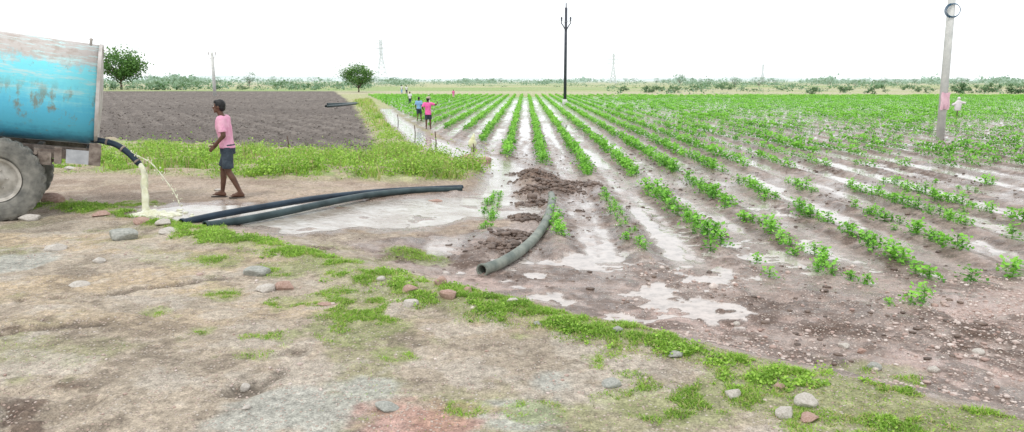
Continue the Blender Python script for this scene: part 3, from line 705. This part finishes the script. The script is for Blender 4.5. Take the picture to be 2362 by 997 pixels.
add_obj("cloth_rag",cloth("cloth_rag",[(-.02,-.20,zz+.2),(-.04,-.24,zz),(-.02,-.26,zz-.25),(-.06,-.24,zz-.5)],.42,PNK),PNK,parent=rp,label="pink rag tied round the pole")
p=fpt(2206,278);k=p.y/FPX
mb=MB();mb.add(*tube([(0,0,-.1),(0,0,1.3)],.03,6));mb.add(*tube([(-.35,0,1.0),(.4,0,1.05)],.02,6))
sc=add_obj("scarecrow",mb.mesh("scarecrow"),BK,label="stick scarecrow wearing a pale shirt in the crop",cat="scarecrow");sc.location=p;sc.scale=(1.1,1.1,1.1)
WSH=pmat("pale_shirt",(.60,.55,.57),(.72,.67,.69),6)
add_obj("shirt",remesh([loft([(0,0,.55,.17,.08),(0,0,.8,.2,.1),(.02,0,1.1,.18,.09),(.02,0,1.16,.06,.05)]),cap_seg((0,0,1.05),(.38,0,1.0),.07,.07),cap_seg((0,0,1.05),(-.3,0,.9),.07,.07),ell((.02,0,1.25),(.09,.09,.1))],"shirt",.03),WSH,parent=sc)
STL=pmat("haze_tinted_steel",(.60,.64,.66),(.68,.71,.73),1,.7,bump=0)  # steel lightened, distance haze painted into its colour
def pylon(px,py,topy,basew,armw):
    p=fpt(px,py);k=p.y/FPX;ht=(py-topy)*k;bw=basew*k;aw=armw*k
    mb=MB();t=.34
    def half(z): 
        f=z/ht; return bw/2*(1-f*1.35) if f<.6 else bw/2*(.19)
    zs=[ht*f for f in (0,.12,.24,.35,.45,.53,.6,.68,.76,.84,.92,1)]
    for i in range(len(zs)-1):
        a,b=half(zs[i]),half(zs[i+1])
        for sx,sy in((-1,-1),(1,-1),(1,1),(-1,1)):
            mb.add(*tube([(sx*a,sy*a,zs[i]),(sx*b,sy*b,zs[i+1])],t,4))
        for sy in(-1,1):
            mb.add(*tube([(-a,sy*a,zs[i]),(b,sy*b,zs[i+1])],t*.6,4));mb.add(*tube([(a,sy*a,zs[i]),(-b,sy*b,zs[i+1])],t*.6,4));mb.add(*tube([(-a,sy*a,zs[i]),(a,sy*a,zs[i])],t*.6,4))
    for f in(.66,.78,.9):
        mb.add(*tube([(-aw/2,0,ht*f),(0,0,ht*f+ht*.03),(aw/2,0,ht*f)],t*.7,4));mb.add(*tube([(-aw/2,0,ht*f),(aw/2,0,ht*f)],t*.7,4))
    o=add_obj("transmission_tower",mb.mesh("transmission_tower"),STL,smooth=False,label="distant hazy steel lattice transmission tower",cat="tower",group="transmission towers");o.location=p
pylon(881,191,95,26,22);pylon(1414,192,126,14,34);pylon(1758,190,150,8,14)
WIR=pmat("cable",(.5,.52,.54),(.6,.6,.62),1,.6,bump=0)
def cable(a,b,sag,r):
    a=Vector(a);b=Vector(b);pts=[a.lerp(b,i/20)-Vector((0,0,sag*4*(i/20)*(1-i/20))) for i in range(21)]
    mb=MB();mb.add(*tube(pts,r,4,False));add_obj("power_cable",mb.mesh("power_cable"),WIR,label="thin power cable strung between poles",cat="cable",group="power cables")
l1=bp1.location;l2=bp2.location;l3=rp.location
for s_ in(-.4,.4):
    cable(l1+Vector((s_,0,6.6)),l2+Vector((s_,0,8.3)),1.2,.015);cable(l2+Vector((s_,0,8.3)),l3+Vector((s_,0,8.4)),.8,.010)
SW=pmat("wood_stake",(.06,.04,.03),(.13,.09,.07),8)
for (a,b,hh) in [(1005,352,50),(957,322,34),(918,292,28),(1092,350,20),(665,350,34)]:
    p=GP(a,b);k=p.y/FPX;mb=MB();mb.add(*tube([(0,0,-.1),(.02,0,hh*k*.5),(-.01,0,hh*k)],[.024,.022,.018],6));o=add_obj("wooden_stake",mb.mesh("wooden_stake"),SW,label="thin dark wooden stake beside the water channel",cat="stake",group="wooden stakes");o.location=p
p=GP(1090,345);SKM=pmat("sack_plastic",(.62,.62,.35),(.75,.76,.62),4)
o=add_obj("sack",remesh([ell((0,0,.16),(.16,.12,.2)),ell((.03,0,.33),(.09,.08,.14)),ell((.05,0,.47),(.05,.04,.07))],"sack",.02),SKM,label="crumpled white and yellow sack by the channel",cat="sack");o.location=p
# ------------------------------------------------------------ water pipes
HD=pmat("pipe_plastic",(.016,.034,.038),(.05,.08,.085),3,.4,bump=.2,bscale=30);HB=pmat("pipe_blueblack",(.008,.018,.032),(.022,.045,.07),3,.35,bump=.2)
HG=pmat("pipe_grey",(.10,.125,.11),(.24,.26,.22),4,.55,bump=.3)
def ground_pipe(pts,r,mat,label,up=0.0,n=5):
    W=[]
    for q in pts:
        a,b=q[:2];lift=q[2] if len(q)>2 else 0
        p_=G(a,b+0);z=float(h0(p_[0],p_[1]));W.append((p_[0],p_[1],z+r*.8+lift))
    P_=crom(W,n);mb=MB();mb.add(*pipe(P_,r));mb.add(*pipe([P_[0]+ (P_[0]-P_[1]).normalized()*.004,P_[1].lerp(P_[0],.6)],r+.012,.024))
    return add_obj("water_pipe",mb.mesh("water_pipe"),mat,label=label,cat="pipe",group="plastic irrigation pipes")
ground_pipe([(420,521),(500,506,.02),(620,488,.05),(740,468,.05),(880,450,.03),(1000,442,.02),(1066,439,.02)],.056,HB,"long dark blue-black plastic pipe lying across the pool")
ground_pipe([(474,528),(560,515,.0),(660,498,.02),(760,478,.04),(860,458,.03),(960,446,.01),(1064,443,.01)],.060,HD,"long dark green-grey plastic pipe lying across the pool")
ground_pipe([(1112,634),(1155,617),(1205,585),(1240,550),(1262,512),(1273,470),(1271,455)],.075,HG,"curved muddy grey plastic pipe lying in wet soil")
ground_pipe([(752,248),(790,245),(825,241)],.12,HD,"dark pipe lying in the ploughed field")
ground_pipe([(755,243),(790,242),(820,240)],.12,HD,"dark pipe lying in the ploughed field")
# ------------------------------------------------------------ tanker
def tank_paint():
    m,nt,b,o=newmat("weathered_blue_paint");v=tc(nt)
    sep=nt.nodes.new('ShaderNodeSeparateXYZ');nt.links.new(v,sep.inputs[0])
    n=noise(nt,v,2.2,6,.7);mp=nt.nodes.new('ShaderNodeMapping');mp.inputs['Scale'].default_value=(5,5,1.6);nt.links.new(v,mp.inputs[0]);st=noise(nt,mp.outputs[0],1.8,7,.75)
    mp2=nt.nodes.new('ShaderNodeMapping');mp2.inputs['Scale'].default_value=(.7,1,5);nt.links.new(v,mp2.inputs[0]);hs=noise(nt,mp2.outputs[0],2.2,6,.7)
    z=math_(nt,'ADD',sep.outputs[2],ramp(nt,math_(nt,'ADD',st,hs),.6,1.4,-.22,.22))
    c=mixc(nt,ramp(nt,z,-.85,-.55),(.06,.25,.42),(.10,.50,.70))
    c=mixc(nt,ramp(nt,z,-.3,.1),c,(.19,.70,.80))
    c=mixc(nt,ramp(nt,z,.36,.50),c,(.47,.43,.40))
    c=mixc(nt,math_(nt,'MULTIPLY',ramp(nt,hs,.5,.6),ramp(nt,z,-.25,.3)),c,(.47,.68,.68))
    rs=math_(nt,'MULTIPLY',ramp(nt,math_(nt,'MULTIPLY',st,n),.26,.34),ramp(nt,math_(nt,'ABSOLUTE',math_(nt,'ADD',sep.outputs[2],.22)),.42,.12))
    c=mixc(nt,math_(nt,'MULTIPLY',rs,.75),c,(.22,.17,.09))
    rs3=math_(nt,'MULTIPLY',ramp(nt,noise(nt,v,5,6,.75),.5,.62),ramp(nt,sep.outputs[2],.35,.65));c=mixc(nt,math_(nt,'MULTIPLY',rs3,.55),c,(.30,.22,.17))
    rs2=ramp(nt,noise(nt,v,9,6,.75),.60,.68);c=mixc(nt,math_(nt,'MULTIPLY',rs2,.5),c,(.24,.19,.12))
    nt.links.new(c,b.inputs['Base Color']);b.inputs['Roughness'].default_value=.5
    bn=nt.nodes.new('ShaderNodeBump');bn.inputs['Strength'].default_value=.4;bn.inputs['Distance'].default_value=.02;nt.links.new(n,bn.inputs['Height']);nt.links.new(bn.outputs[0],b.inputs['Normal']);return m
wc=GP(3,508);az=math.radians(61.5)
TK=bpy.data.objects.new("water_tanker",None);COL.objects.link(TK)
TK.location=(wc.x,wc.y,wc.z-.02);TK.rotation_euler=(0,0,math.pi/2-az);TK["label"]="rusty faded blue tractor-drawn water tanker trailer discharging water";TK["category"]="water tanker"
tilt=Matrix.Rotation(math.radians(7.8),4,'Y');piv=Matrix.Translation((0,0,.66))
TM=piv@tilt@piv.inverted()
PT=tank_paint();RIMP=pmat("rim_paint",(.36,.33,.30),(.55,.52,.50),5,.6);RUST=pmat("rusty_steel",(.12,.09,.075),(.32,.27,.23),8,.75);TYM=pmat("dusty_rubber",(.12,.12,.11),(.27,.26,.23),6,.9,bump=.3);PLG=pmat("grey_plate",(.36,.37,.39),(.50,.51,.53),6,.6);WRM=pmat("wheel_rim_paint",(.34,.32,.28),(.55,.52,.47),7,.7)
def sect(x,sc,n=56):
    R=[]
    for k in range(n):
        a=2*math.pi*k/n;c_,s_=math.cos(a),math.sin(a);e=2/2.7
        R.append((x,.75+.88*sc*math.copysign(abs(c_)**e,c_),.0+.83*sc*math.copysign(abs(s_)**e,s_)))
    return R
def sweep(rings,capends=True):
    V=[];F=[];n=len(rings[0])
    for r_ in rings:V+=r_
    for i in range(len(rings)-1):
        for k in range(n):
            k2=(k+1)%n;F.append((i*n+k,(i+1)*n+k,(i+1)*n+k2,i*n+k2))
    if capends:F.append(tuple(range(n)));F.append(tuple((len(rings)-1)*n+k for k in range(n))[::-1])
    return V,F
tank_c=Matrix.Translation((-.03,0,2.11))
mb=MB();mb.add(*sweep([sect(x,s_) for x,s_ in [(-3.2,.9),(-3.15,.98),(-3.1,1),(-2.4,1),(-1.6,1),(-.8,1),(0,1),(.7,1),(1.31,1)]]))
o=add_obj("tank",mb.mesh("tank"),PT,parent=TK);o.matrix_local=TM@tank_c
mb=MB();mb.add(*sweep([sect(1.31,1.0),sect(1.31,1.02),sect(1.36,1.02),sect(1.36,.985),sect(1.34,.98),sect(1.37,.7),sect(1.39,.3)]))
o=add_obj("tank_rim",mb.mesh("tank_rim"),RIMP,parent=TK,label="faded cream end rim of the tank",smooth=False);o.matrix_local=TM@tank_c
mb=MB()
for x_ in(-1.9,-.4): 
    mb.add(*sweep([sect(x_,1.0),sect(x_,1.012),sect(x_+.05,1.012),sect(x_+.05,1.0)],False))
o=add_obj("tank_band",mb.mesh("tank_band"),PT,parent=TK);o.matrix_local=TM@tank_c
mb=MB();mb.add(*loft([(1.2,.1,.78,.02,.02),(1.2,.1,.86,.02,.02),(1.2,.1,.88,.03,.03),(1.2,.1,.9,.01,.01)],8));mb.add(*loft([(-1,.75,.8,.3,.3),(-1,.75,.92,.3,.3),(-1,.75,.95,.25,.25)],20))
o=add_obj("filler_hatch",mb.mesh("filler_hatch"),RIMP,parent=TK);o.matrix_local=TM@tank_c
mb=MB()
for y_ in(.28,1.22): mb.box((-1.2,y_,1.15),(5.0,.08,.16))
for x_ in(-3,-1.5,-.5,.5,1.2): mb.box((x_,.75,1.15),(.08,.9,.12))
mb.box((.72,.08,1.12),(.5,.10,.14));mb.box((.62,.04,1.04),(.18,.14,.2));mb.box((.80,.02,1.10),(.10,.10,.26));mb.box((.35,.2,1.0),(.9,.06,.05));mb.box((.3,.2,.94),(.7,.06,.04))
mb.add(*tube([(.62,-.06,1.06),(.62,.1,1.06)],.05,10));mb.add(*tube([(.5,-.05,1.12),(.5,.1,1.12)],.03,8))
o=add_obj("chassis",mb.mesh("chassis"),RUST,parent=TK,smooth=False);o.matrix_local=TM
mb=MB();mb.box((1.08,.0,1.10),(.34,.03,.22));o=add_obj("side_plate",mb.mesh("side_plate"),PLG,parent=TK,smooth=False);o.matrix_local=TM
mb=MB();mb.box((1.31,.0,1.16),(.17,.05,.36));o=add_obj("end_plate",mb.mesh("end_plate"),RUST,parent=TK,smooth=False,label="grey rusty plate at tank outlet");o.matrix_local=TM
mb=MB();mb.add(*tube([(0,-.05,.66),(0,1.55,.66)],.06,10));add_obj("axle",mb.mesh("axle"),RUST,parent=TK)
def revolve(prof,n,mod=None):
    V=[];F=[];m=len(prof)
    for k in range(n):
        a=2*math.pi*k/n
        for j,(r_,a_) in enumerate(prof):
            rr=r_+(mod(k,j) if mod else 0);V.append((rr*math.cos(a),a_,rr*math.sin(a)))
    for k in range(n):
        k2=(k+1)%n
        for j in range(m-1):F.append((k*m+j,k*m+j+1,k2*m+j+1,k2*m+j))
    return V,F
def wheel(y_):
    w=bpy.data.objects.new("wheel",None);COL.objects.link(w);w.parent=TK;w.location=(0,y_,.66)
    prof=[(.34,-.09),(.38,-.135),(.46,-.155),(.54,-.155),(.60,-.145),(.625,-.135),(.655,-.115),(.66,-.06),(.66,0),(.66,.06),(.655,.115),(.625,.135),(.60,.145),(.54,.155),(.46,.155),(.38,.135),(.34,.09)]
    mb=MB();mb.add(*revolve(prof,144,lambda k,j:(-.022 if (5<=j<=11 and ((k+(j-8 if j<8 else 8-j))//3)%2==0) else 0)))
    add_obj("tyre",mb.mesh("tyre"),TYM,parent=w,smooth=False)
    prof=[(.345,-.12),(.345,-.10),(.33,-.095),(.30,-.09),(.30,-.02),(.27,.0),(.22,-.03),(.16,-.045),(.12,-.045),(.11,-.07),(.075,-.08),(.07,-.13),(.0005,-.135)]
    mb=MB();mb.add(*revolve(prof,48))
    for k in range(6):
        a=k*math.pi/3;mb.add(*tube([(.155*math.cos(a),-.04,.155*math.sin(a)),(.155*math.cos(a),-.075,.155*math.sin(a))],.014,6))
    prof=[(.345,.12),(.33,.09),(.30,.05),(.30,-.02)];mb.add(*revolve(prof,48));mb.add(*revolve([(.30,-.02),(.29,.02),(.1,.02),(.001,.02)],24))
    add_obj("rim",mb.mesh("rim"),WRM,parent=w)
wheel(0);wheel(1.5)
Yh=12.05
hp=[D(212,322,Yh),D(240,326,Yh),(D(270,335,Yh)),D(298,355,Yh),D(322,379,Yh)]
mi=Matrix.Translation(TK.location)@Matrix.Rotation(TK.rotation_euler.z,4,'Z');mi=mi.inverted()
P_=[mi@Vector(q) for q in crom(hp,5)]
mb=MB();mb.add(*pipe(P_,.050,.009,14));add_obj("outlet_hose",mb.mesh("outlet_hose"),HB,parent=TK,label="dark blue plastic outlet hose pouring water")
for i in(6,12,18): 
    mb=MB();mb.add(*pipe([P_[i],P_[i]+(P_[min(i+1,20)]-P_[i]).normalized()*.03],.058,.011,14));add_obj("hose_clamp",mb.mesh("hose_clamp"),RUST,parent=TK)
FWm,nt,b,o_=newmat("falling_water");b.inputs['Roughness'].default_value=.12;b.inputs['Transmission Weight'].default_value=.2;b.inputs['IOR'].default_value=1.33
v=tc(nt);c_=mixc(nt,ramp(nt,noise(nt,v,9,4),.35,.65),(.70,.70,.48),(.86,.86,.72));nt.links.new(c_,b.inputs['Base Color'])
prims=[]
pb=G(338,492)
def fall(px,py): return D(px,py,Yh-(py-379)/113*.15)
for s_ in range(12):
    off=Vector(rng.normal(size=3)*.016)
    base=[fall(322,378),fall(330,390),fall(334,420),fall(336,455),fall(337,494)]
    pts=crom([Vector(q)+off*(.7+i*.25)+Vector(rng.normal(size=3))*.005*i for i,q in enumerate(base)],5)
    R_=[.024+.006*math.sin(i*1.3+s_)+.007*rng.uniform()-.0003*i for i in range(len(pts))]
    prims.append(tube(pts,R_,8))
z_=float(h0(pb[0],pb[1]))
for k in range(150):
    a=rng.uniform(0,6.28);d_=rng.gamma(2,.10);prims.append(ell((pb[0]+.08+d_*math.cos(a)*1.6,pb[1]+d_*math.sin(a)*.9,z_-.015),(rng.uniform(.03,.07),rng.uniform(.03,.06),rng.uniform(.012,.03)+max(0,.06-d_*.35)),nu=8,nv=5))
add_obj("falling_water",remesh(prims,"falling_water",.011,1),FWm,kind="structure")
pts=crom([D(283,340,Yh),D(315,358,Yh),D(350,378,Yh-.05),(D(385,420,Yh-.1)),D(405,450,Yh-.15),D(416,474,Yh-.2)],6)
prims=[tube(pts,[.008+.005*math.sin(i*2.1) for i in range(len(pts))],6)]
for k in range(60):
    i=rng.integers(5,len(pts));q=pts[i]+Vector(rng.normal(size=3)*.03);r_=rng.uniform(.004,.012);prims.append(ell(q,(r_,r_,r_*1.5),nu=6,nv=4))
mb=MB()
for q in prims: mb.add(*q)
add_obj("falling_water",mb.mesh("falling_water"),FWm,kind="structure")
# ------------------------------------------------------------ people
SKIN=pmat("skin",(.085,.042,.028),(.14,.072,.048),8,.5,bump=.1);HAIR=pmat("black_hair",(.008,.008,.009),(.02,.02,.02),30,.5);EYE=pmat("eye_white",(.6,.58,.55),(.7,.68,.65),8,.3,bump=0);SAND=pmat("sandal",(.03,.025,.02),(.08,.06,.05),8,.7)
def cmat(n,a,b): return pmat(n,a,b,7,.85,bump=.8,bscale=14,bd=.03)
PINK=cmat("pink_shirt",(.68,.29,.44),(.82,.46,.58));SHORT=cmat("dark_shorts",(.025,.035,.05),(.06,.08,.10))
def person(loc,yaw,ht,J,shirt,pants,label,vox=.010,hat=None,long=False,group=None,sleeve=.55,pantlen=None,sandals=True):
    s=ht/1.75
    def v(n):return Vector(J[n])
    hd=v('head');pr=[]
    pel=v('pelvis');ch=v('chest');nk=v('neck')
    def ring(p,w,d):return (p.x,p.y,p.z,d,w)
    tor=lambda g:[ring(pel-Vector((0,0,.08)),.14+g,.10+g),ring(pel,.155+g,.115+g),ring(pel.lerp(ch,.35),.135+g,.10+g),ring(pel.lerp(ch,.7),.155+g,.112+g),ring(ch,.175+g,.12+g),ring(ch.lerp(nk,.55),.165+g,.10+g),ring(ch.lerp(nk,.85),.10+g,.075+g),ring(nk,.055+g,.055+g)]
    pr.append(loft(tor(0)));pr.append(cap_seg(nk-Vector((0,0,.05)),hd-Vector((.005,0,.07)),.055,.052))
    pr.append(ell(hd+Vector((-.01,0,.015)),(.098,.076,.105)));pr.append(ell(hd+Vector((.02,0,-.055)),(.070,.058,.06)))
    pr.append(ell(hd+Vector((.100,0,-.015)),(.018,.013,.024)));pr.append(ell(hd+Vector((.088,0,-.058)),(.014,.025,.012)));pr.append(ell(hd+Vector((.078,0,-.095)),(.018,.025,.018)))
    for q in(-1,1):
        pr.append(ell(hd+Vector((-.005,q*.078,-.01)),(.018,.012,.032)))
    for q,S_ in((1,'L'),(-1,'R')):
        sh,el,wr=v('sh'+S_),v('el'+S_),v('wr'+S_)
        pr.append(cap_seg(ch.lerp(nk,.5),sh,.07,.06));pr.append(cap_seg(sh,el,.055,.042));pr.append(cap_seg(el,wr,.042,.027))
        d=(v('ha'+S_)-wr).normalized();side=Vector(J.get('palm'+S_,(1,0,0)));side=(side-d*side.dot(d)).normalized();nr=d.cross(side)
        pc=wr+d*.055
        Rm=Matrix((side,nr,d)).transposed()
        pr.append(ell(pc,(.042,.016,.055),Rm))
        for f_ in range(4):
            b0=wr+d*.085+side*(.030-.02*f_);L=[.036,.042,.039,.03][f_]
            c1=b0+d*L+nr*q*.008;c2=c1+(d*.75+nr*q*.6).normalized()*L*.75
            pr.append(cap_seg(b0,c1,.0095,.009,8));pr.append(cap_seg(c1,c2,.009,.0075,8))
        t0=wr+d*.03+side*.03;t1=t0+(side*.7+d*.7).normalized()*.045;t2=t1+(side*.25+d*.95+nr*q*.2).normalized()*.035
        pr.append(cap_seg(t0,t1,.013,.011,8));pr.append(cap_seg(t1,t2,.011,.009,8))
        hp_,kn,an,to=v('hip'+S_),v('kn'+S_),v('an'+S_),v('to'+S_)
        pr.append(cap_seg(hp_,kn,.085,.058));pr.append(cap_seg(kn,kn.lerp(an,.35)+Vector((-.012,0,0)),.054,.056));pr.append(cap_seg(kn.lerp(an,.35)+Vector((-.012,0,0)),an,.054,.035))
        fd=(to-an);fd.z=0;fd.normalize();heel=an-fd*.035;heel.z=an.z-.045
        pr.append(cap_seg(an,heel,.036,.034));ball=to-fd*.05;pr.append(cap_seg(heel,ball,.034,.034));pr.append(cap_seg(an,ball,.036,.026))
        lat=Vector((-fd.y,fd.x,0))
        for f_ in range(5):
            b0=ball+lat*(.03-.015*f_)*(-q);pr.append(cap_seg(b0+Vector((0,0,-.008)),b0+fd*(.065-.008*f_)+Vector((0,0,-.014)),.012 if f_ else .014,.010,8))
    body=add_obj("person",remesh(pr,"person",vox,2),SKIN,label=label,cat="person",group=group)
    body.location=loc;body.rotation_euler=(0,0,yaw);body.scale=(s,s,s)
    g=.018;T_=[ring(pel+Vector((0,0,-.02)),.178,.138)]+tor(g)[2:7]+[ring(nk-Vector((0,0,.01)),.066,.068)]
    if long: T_=[ring(pel-Vector((0,0,.12)),.19,.15)]+T_
    sp=[loft(T_)]
    for S_ in('L','R'):
        sh,el,wr=v('sh'+S_),v('el'+S_),v('wr'+S_);e=sh.lerp(el,sleeve*1.45 if sleeve<.6 else 1)
        sp.append(cap_seg(ch.lerp(nk,.5),sh,.088,.078));sp.append(cap_seg(sh,sh.lerp(e,.5),.078,.07));sp.append(tube([sh.lerp(e,.2),e],[.076,.069],14))
        if sleeve>.6: sp.append(tube([el-(wr-el)*.1,el.lerp(wr,.85)],[.06,.045],12))
    add_obj("shirt",remesh(sp,"shirt",vox,2),shirt,parent=body)
    sp=[loft([ring(pel-Vector((0,0,.13)),.17,.125),ring(pel-Vector((0,0,.04)),.178,.13),ring(pel+Vector((0,0,.05)),.165,.125)])]
    pl_=pantlen or .75
    for S_ in('L','R'):
        hp_,kn,an=v('hip'+S_),v('kn'+S_),v('an'+S_)
        if pl_<=1: sp.append(cap_seg(hp_,hp_.lerp(kn,pl_*.5),.10,.095));sp.append(tube([hp_,hp_.lerp(kn,pl_)],[.10,.098],14))
        else: sp.append(cap_seg(hp_,kn,.10,.075));sp.append(tube([kn,kn.lerp(an,pl_-1)],[.075,.062],14))
    add_obj("shorts" if pl_<=1 else "trousers",remesh(sp,"shorts",vox,2),pants,parent=body)
    hm=remesh([ell(hd+Vector((-.022,0,.03)),(.098,.086,.10)),ell(hd+Vector((-.05,0,-.02)),(.062,.078,.07)),ell(hd+Vector((.03,0,.085)),(.06,.06,.035))],"hair",max(vox,.01),1)
    add_obj("hair",hm,HAIR,parent=body)
    if vox<=.012:
        for q in(-1,1):
            V,F=ell(hd+Vector((.083,q*.03,.005)),(.010,.014,.008));mb=MB();mb.add(V,F);add_obj("eye",mb.mesh("eye"),EYE,parent=body)
            an,to=v('an'+('L' if q>0 else 'R')),v('to'+('L' if q>0 else 'R'));fd=(to-an);fd.z=0;fd.normalize()
            mb=MB();c0=an-fd*.07;c0.z=an.z-.085;mb.add(*tube([c0,c0+fd*.27],[.045,.05],12));V2=[(x,y,(z-c0.z)*.22+c0.z) for x,y,z in mb.v];mb.v=V2;add_obj("sandal",mb.mesh("sandal"),SAND,parent=body)
    if hat:
        sp=[ell(hd+Vector((-.01,0,.075)),(.115,.10,.055)),ell(hd+Vector((-.03,0,.09)),(.09,.10,.06))]
        add_obj("head_cloth",remesh(sp,"head_cloth",max(vox,.012),1),hat,parent=body)
    return body
J1=dict(pelvis=(0,0,.92),chest=(.045,0,1.27),neck=(.06,0,1.475),head=(.10,0,1.63),
 shL=(.03,.185,1.405),elL=(-.01,.245,1.13),wrL=(.17,.20,.95),haL=(.25,.18,.87),shR=(.04,-.185,1.405),elR=(.05,-.25,1.14),wrR=(.22,-.2,.97),haR=(.29,-.18,.9),
 hipL=(-.01,.09,.86),knL=(-.01,.10,.48),anL=(-.20,.10,.10),toL=(-.03,.12,.055),hipR=(.01,-.09,.86),knR=(.13,-.10,.50),anR=(.17,-.10,.09),toR=(.33,-.12,.055),palmL=(.6,-.3,.6),palmR=(.6,.3,.6))
p=G(533,456);zz=zat(p[0],p[1])
person(Vector((p[0],p[1],zz+.0)),math.pi+.12,1.80,J1,PINK,SHORT,"person in pink shirt and dark shorts walking beside pool",pantlen=.85)
def stand(f=0):
    J=dict(J1);J.update(pelvis=(0,0,.92),chest=(.01,0,1.28),neck=(.0,0,1.48),head=(.03,0,1.63),shL=(0,.19,1.41),shR=(0,-.19,1.41),elL=(-.03,.24,1.14),elR=(-.03,-.24,1.14),wrL=(.05,.24,.92),wrR=(.05,-.24,.92),haL=(.08,.24,.83),haR=(.08,-.24,.83),
     knL=(.03,.1,.48),anL=(-.02,.11,.09),toL=(.14,.13,.05),knR=(.06+f,-.1,.49),anR=(.02+f*1.4,-.11,.09),toR=(.18+f*1.4,-.13,.05));return J
HOT=cmat("magenta_shirt",(.74,.10,.34),(.84,.20,.46));BLS=cmat("blue_shirt",(.18,.36,.60),(.28,.46,.68));WHT=cmat("white_shirt",(.6,.6,.6),(.72,.72,.72));TUR=cmat("light_head_cloth",(.4,.34,.28),(.55,.5,.42))
def worker(px,py,ht_px,yaw,shirt,pants,label,J=None,**k):
    p=G(px,py);z=zat(p[0],p[1]);ht=ht_px*math.hypot(p[1],0)/FPX*1.02
    person(Vector((p[0],p[1],z-.02)),yaw,ht,J or stand(.08),shirt,pants,label,vox=.022,group="farm workers in the field",**k)
JA=stand(.05);JA.update(elR=(-.0,-.42,1.33),wrR=(.16,-.50,1.42),haR=(.22,-.52,1.5),elL=(-.1,.3,1.18),wrL=(.1,.30,1.1),haL=(.16,.25,1.06))
worker(988,298,72,math.pi*.5,HOT,SHORT,"person in magenta shirt and head cloth with raised arm",JA,hat=TUR,pantlen=.8,long=True)
worker(967,281,54,math.pi*.45,BLS,SHORT,"person in blue shirt and dark shorts standing by channel",pantlen=.85)
worker(946,243,31,math.pi*1.4,WHT,SHORT,"person in white shirt standing at field edge",stand(0),pantlen=1.6)
worker(990,243,24,math.pi*1.3,TUR,WHT,"person in light clothing and head cloth in crop",stand(0),pantlen=1.7,hat=WHT)
worker(927,217,20,math.pi*1.3,WHT,BLS,"distant person in white shirt at field edge",stand(0),pantlen=1.7)
worker(938,218,20,math.pi*1.6,WHT,SHORT,"distant person in white shirt and dark trousers",stand(0),pantlen=1.7)
worker(1046,228,20,math.pi*1.5,HOT,PINK,"distant person wearing magenta clothes in crop",stand(0),pantlen=1.7,long=True)
# ------------------------------------------------------------ light
EL=math.radians(58);AZ=math.radians(215)
w=bpy.data.worlds.new("World");scene.world=w;w.use_nodes=True;nt=w.node_tree
bg=nt.nodes['Background'];sk=nt.nodes.new('ShaderNodeTexSky');sk.sky_type='NISHITA';sk.sun_disc=False;sk.sun_elevation=EL;sk.sun_rotation=AZ
g=tc(nt,'Generated');cl=ramp(nt,noise(nt,g,2.2,5),.3,.7,.0,1.0)
white=mixc(nt,cl,(12.5,13.0,13.5),(14.6,14.8,15.0))
c_=mixc(nt,.92,sk.outputs[0],white);nt.links.new(c_,bg.inputs[0]);bg.inputs[1].default_value=.1
sl=bpy.data.lights.new("sun",'SUN');sl.energy=1.5;sl.angle=math.radians(12);sl.color=(1,.96,.9)
so=bpy.data.objects.new("sun",sl);COL.objects.link(so)
sd=Vector((math.sin(AZ)*math.cos(EL),math.cos(AZ)*math.cos(EL),math.sin(EL)))
so.rotation_euler=sd.to_track_quat('Z','Y').to_euler()
scene.view_settings.view_transform='Standard';scene.view_settings.look='None';scene.view_settings.exposure=0
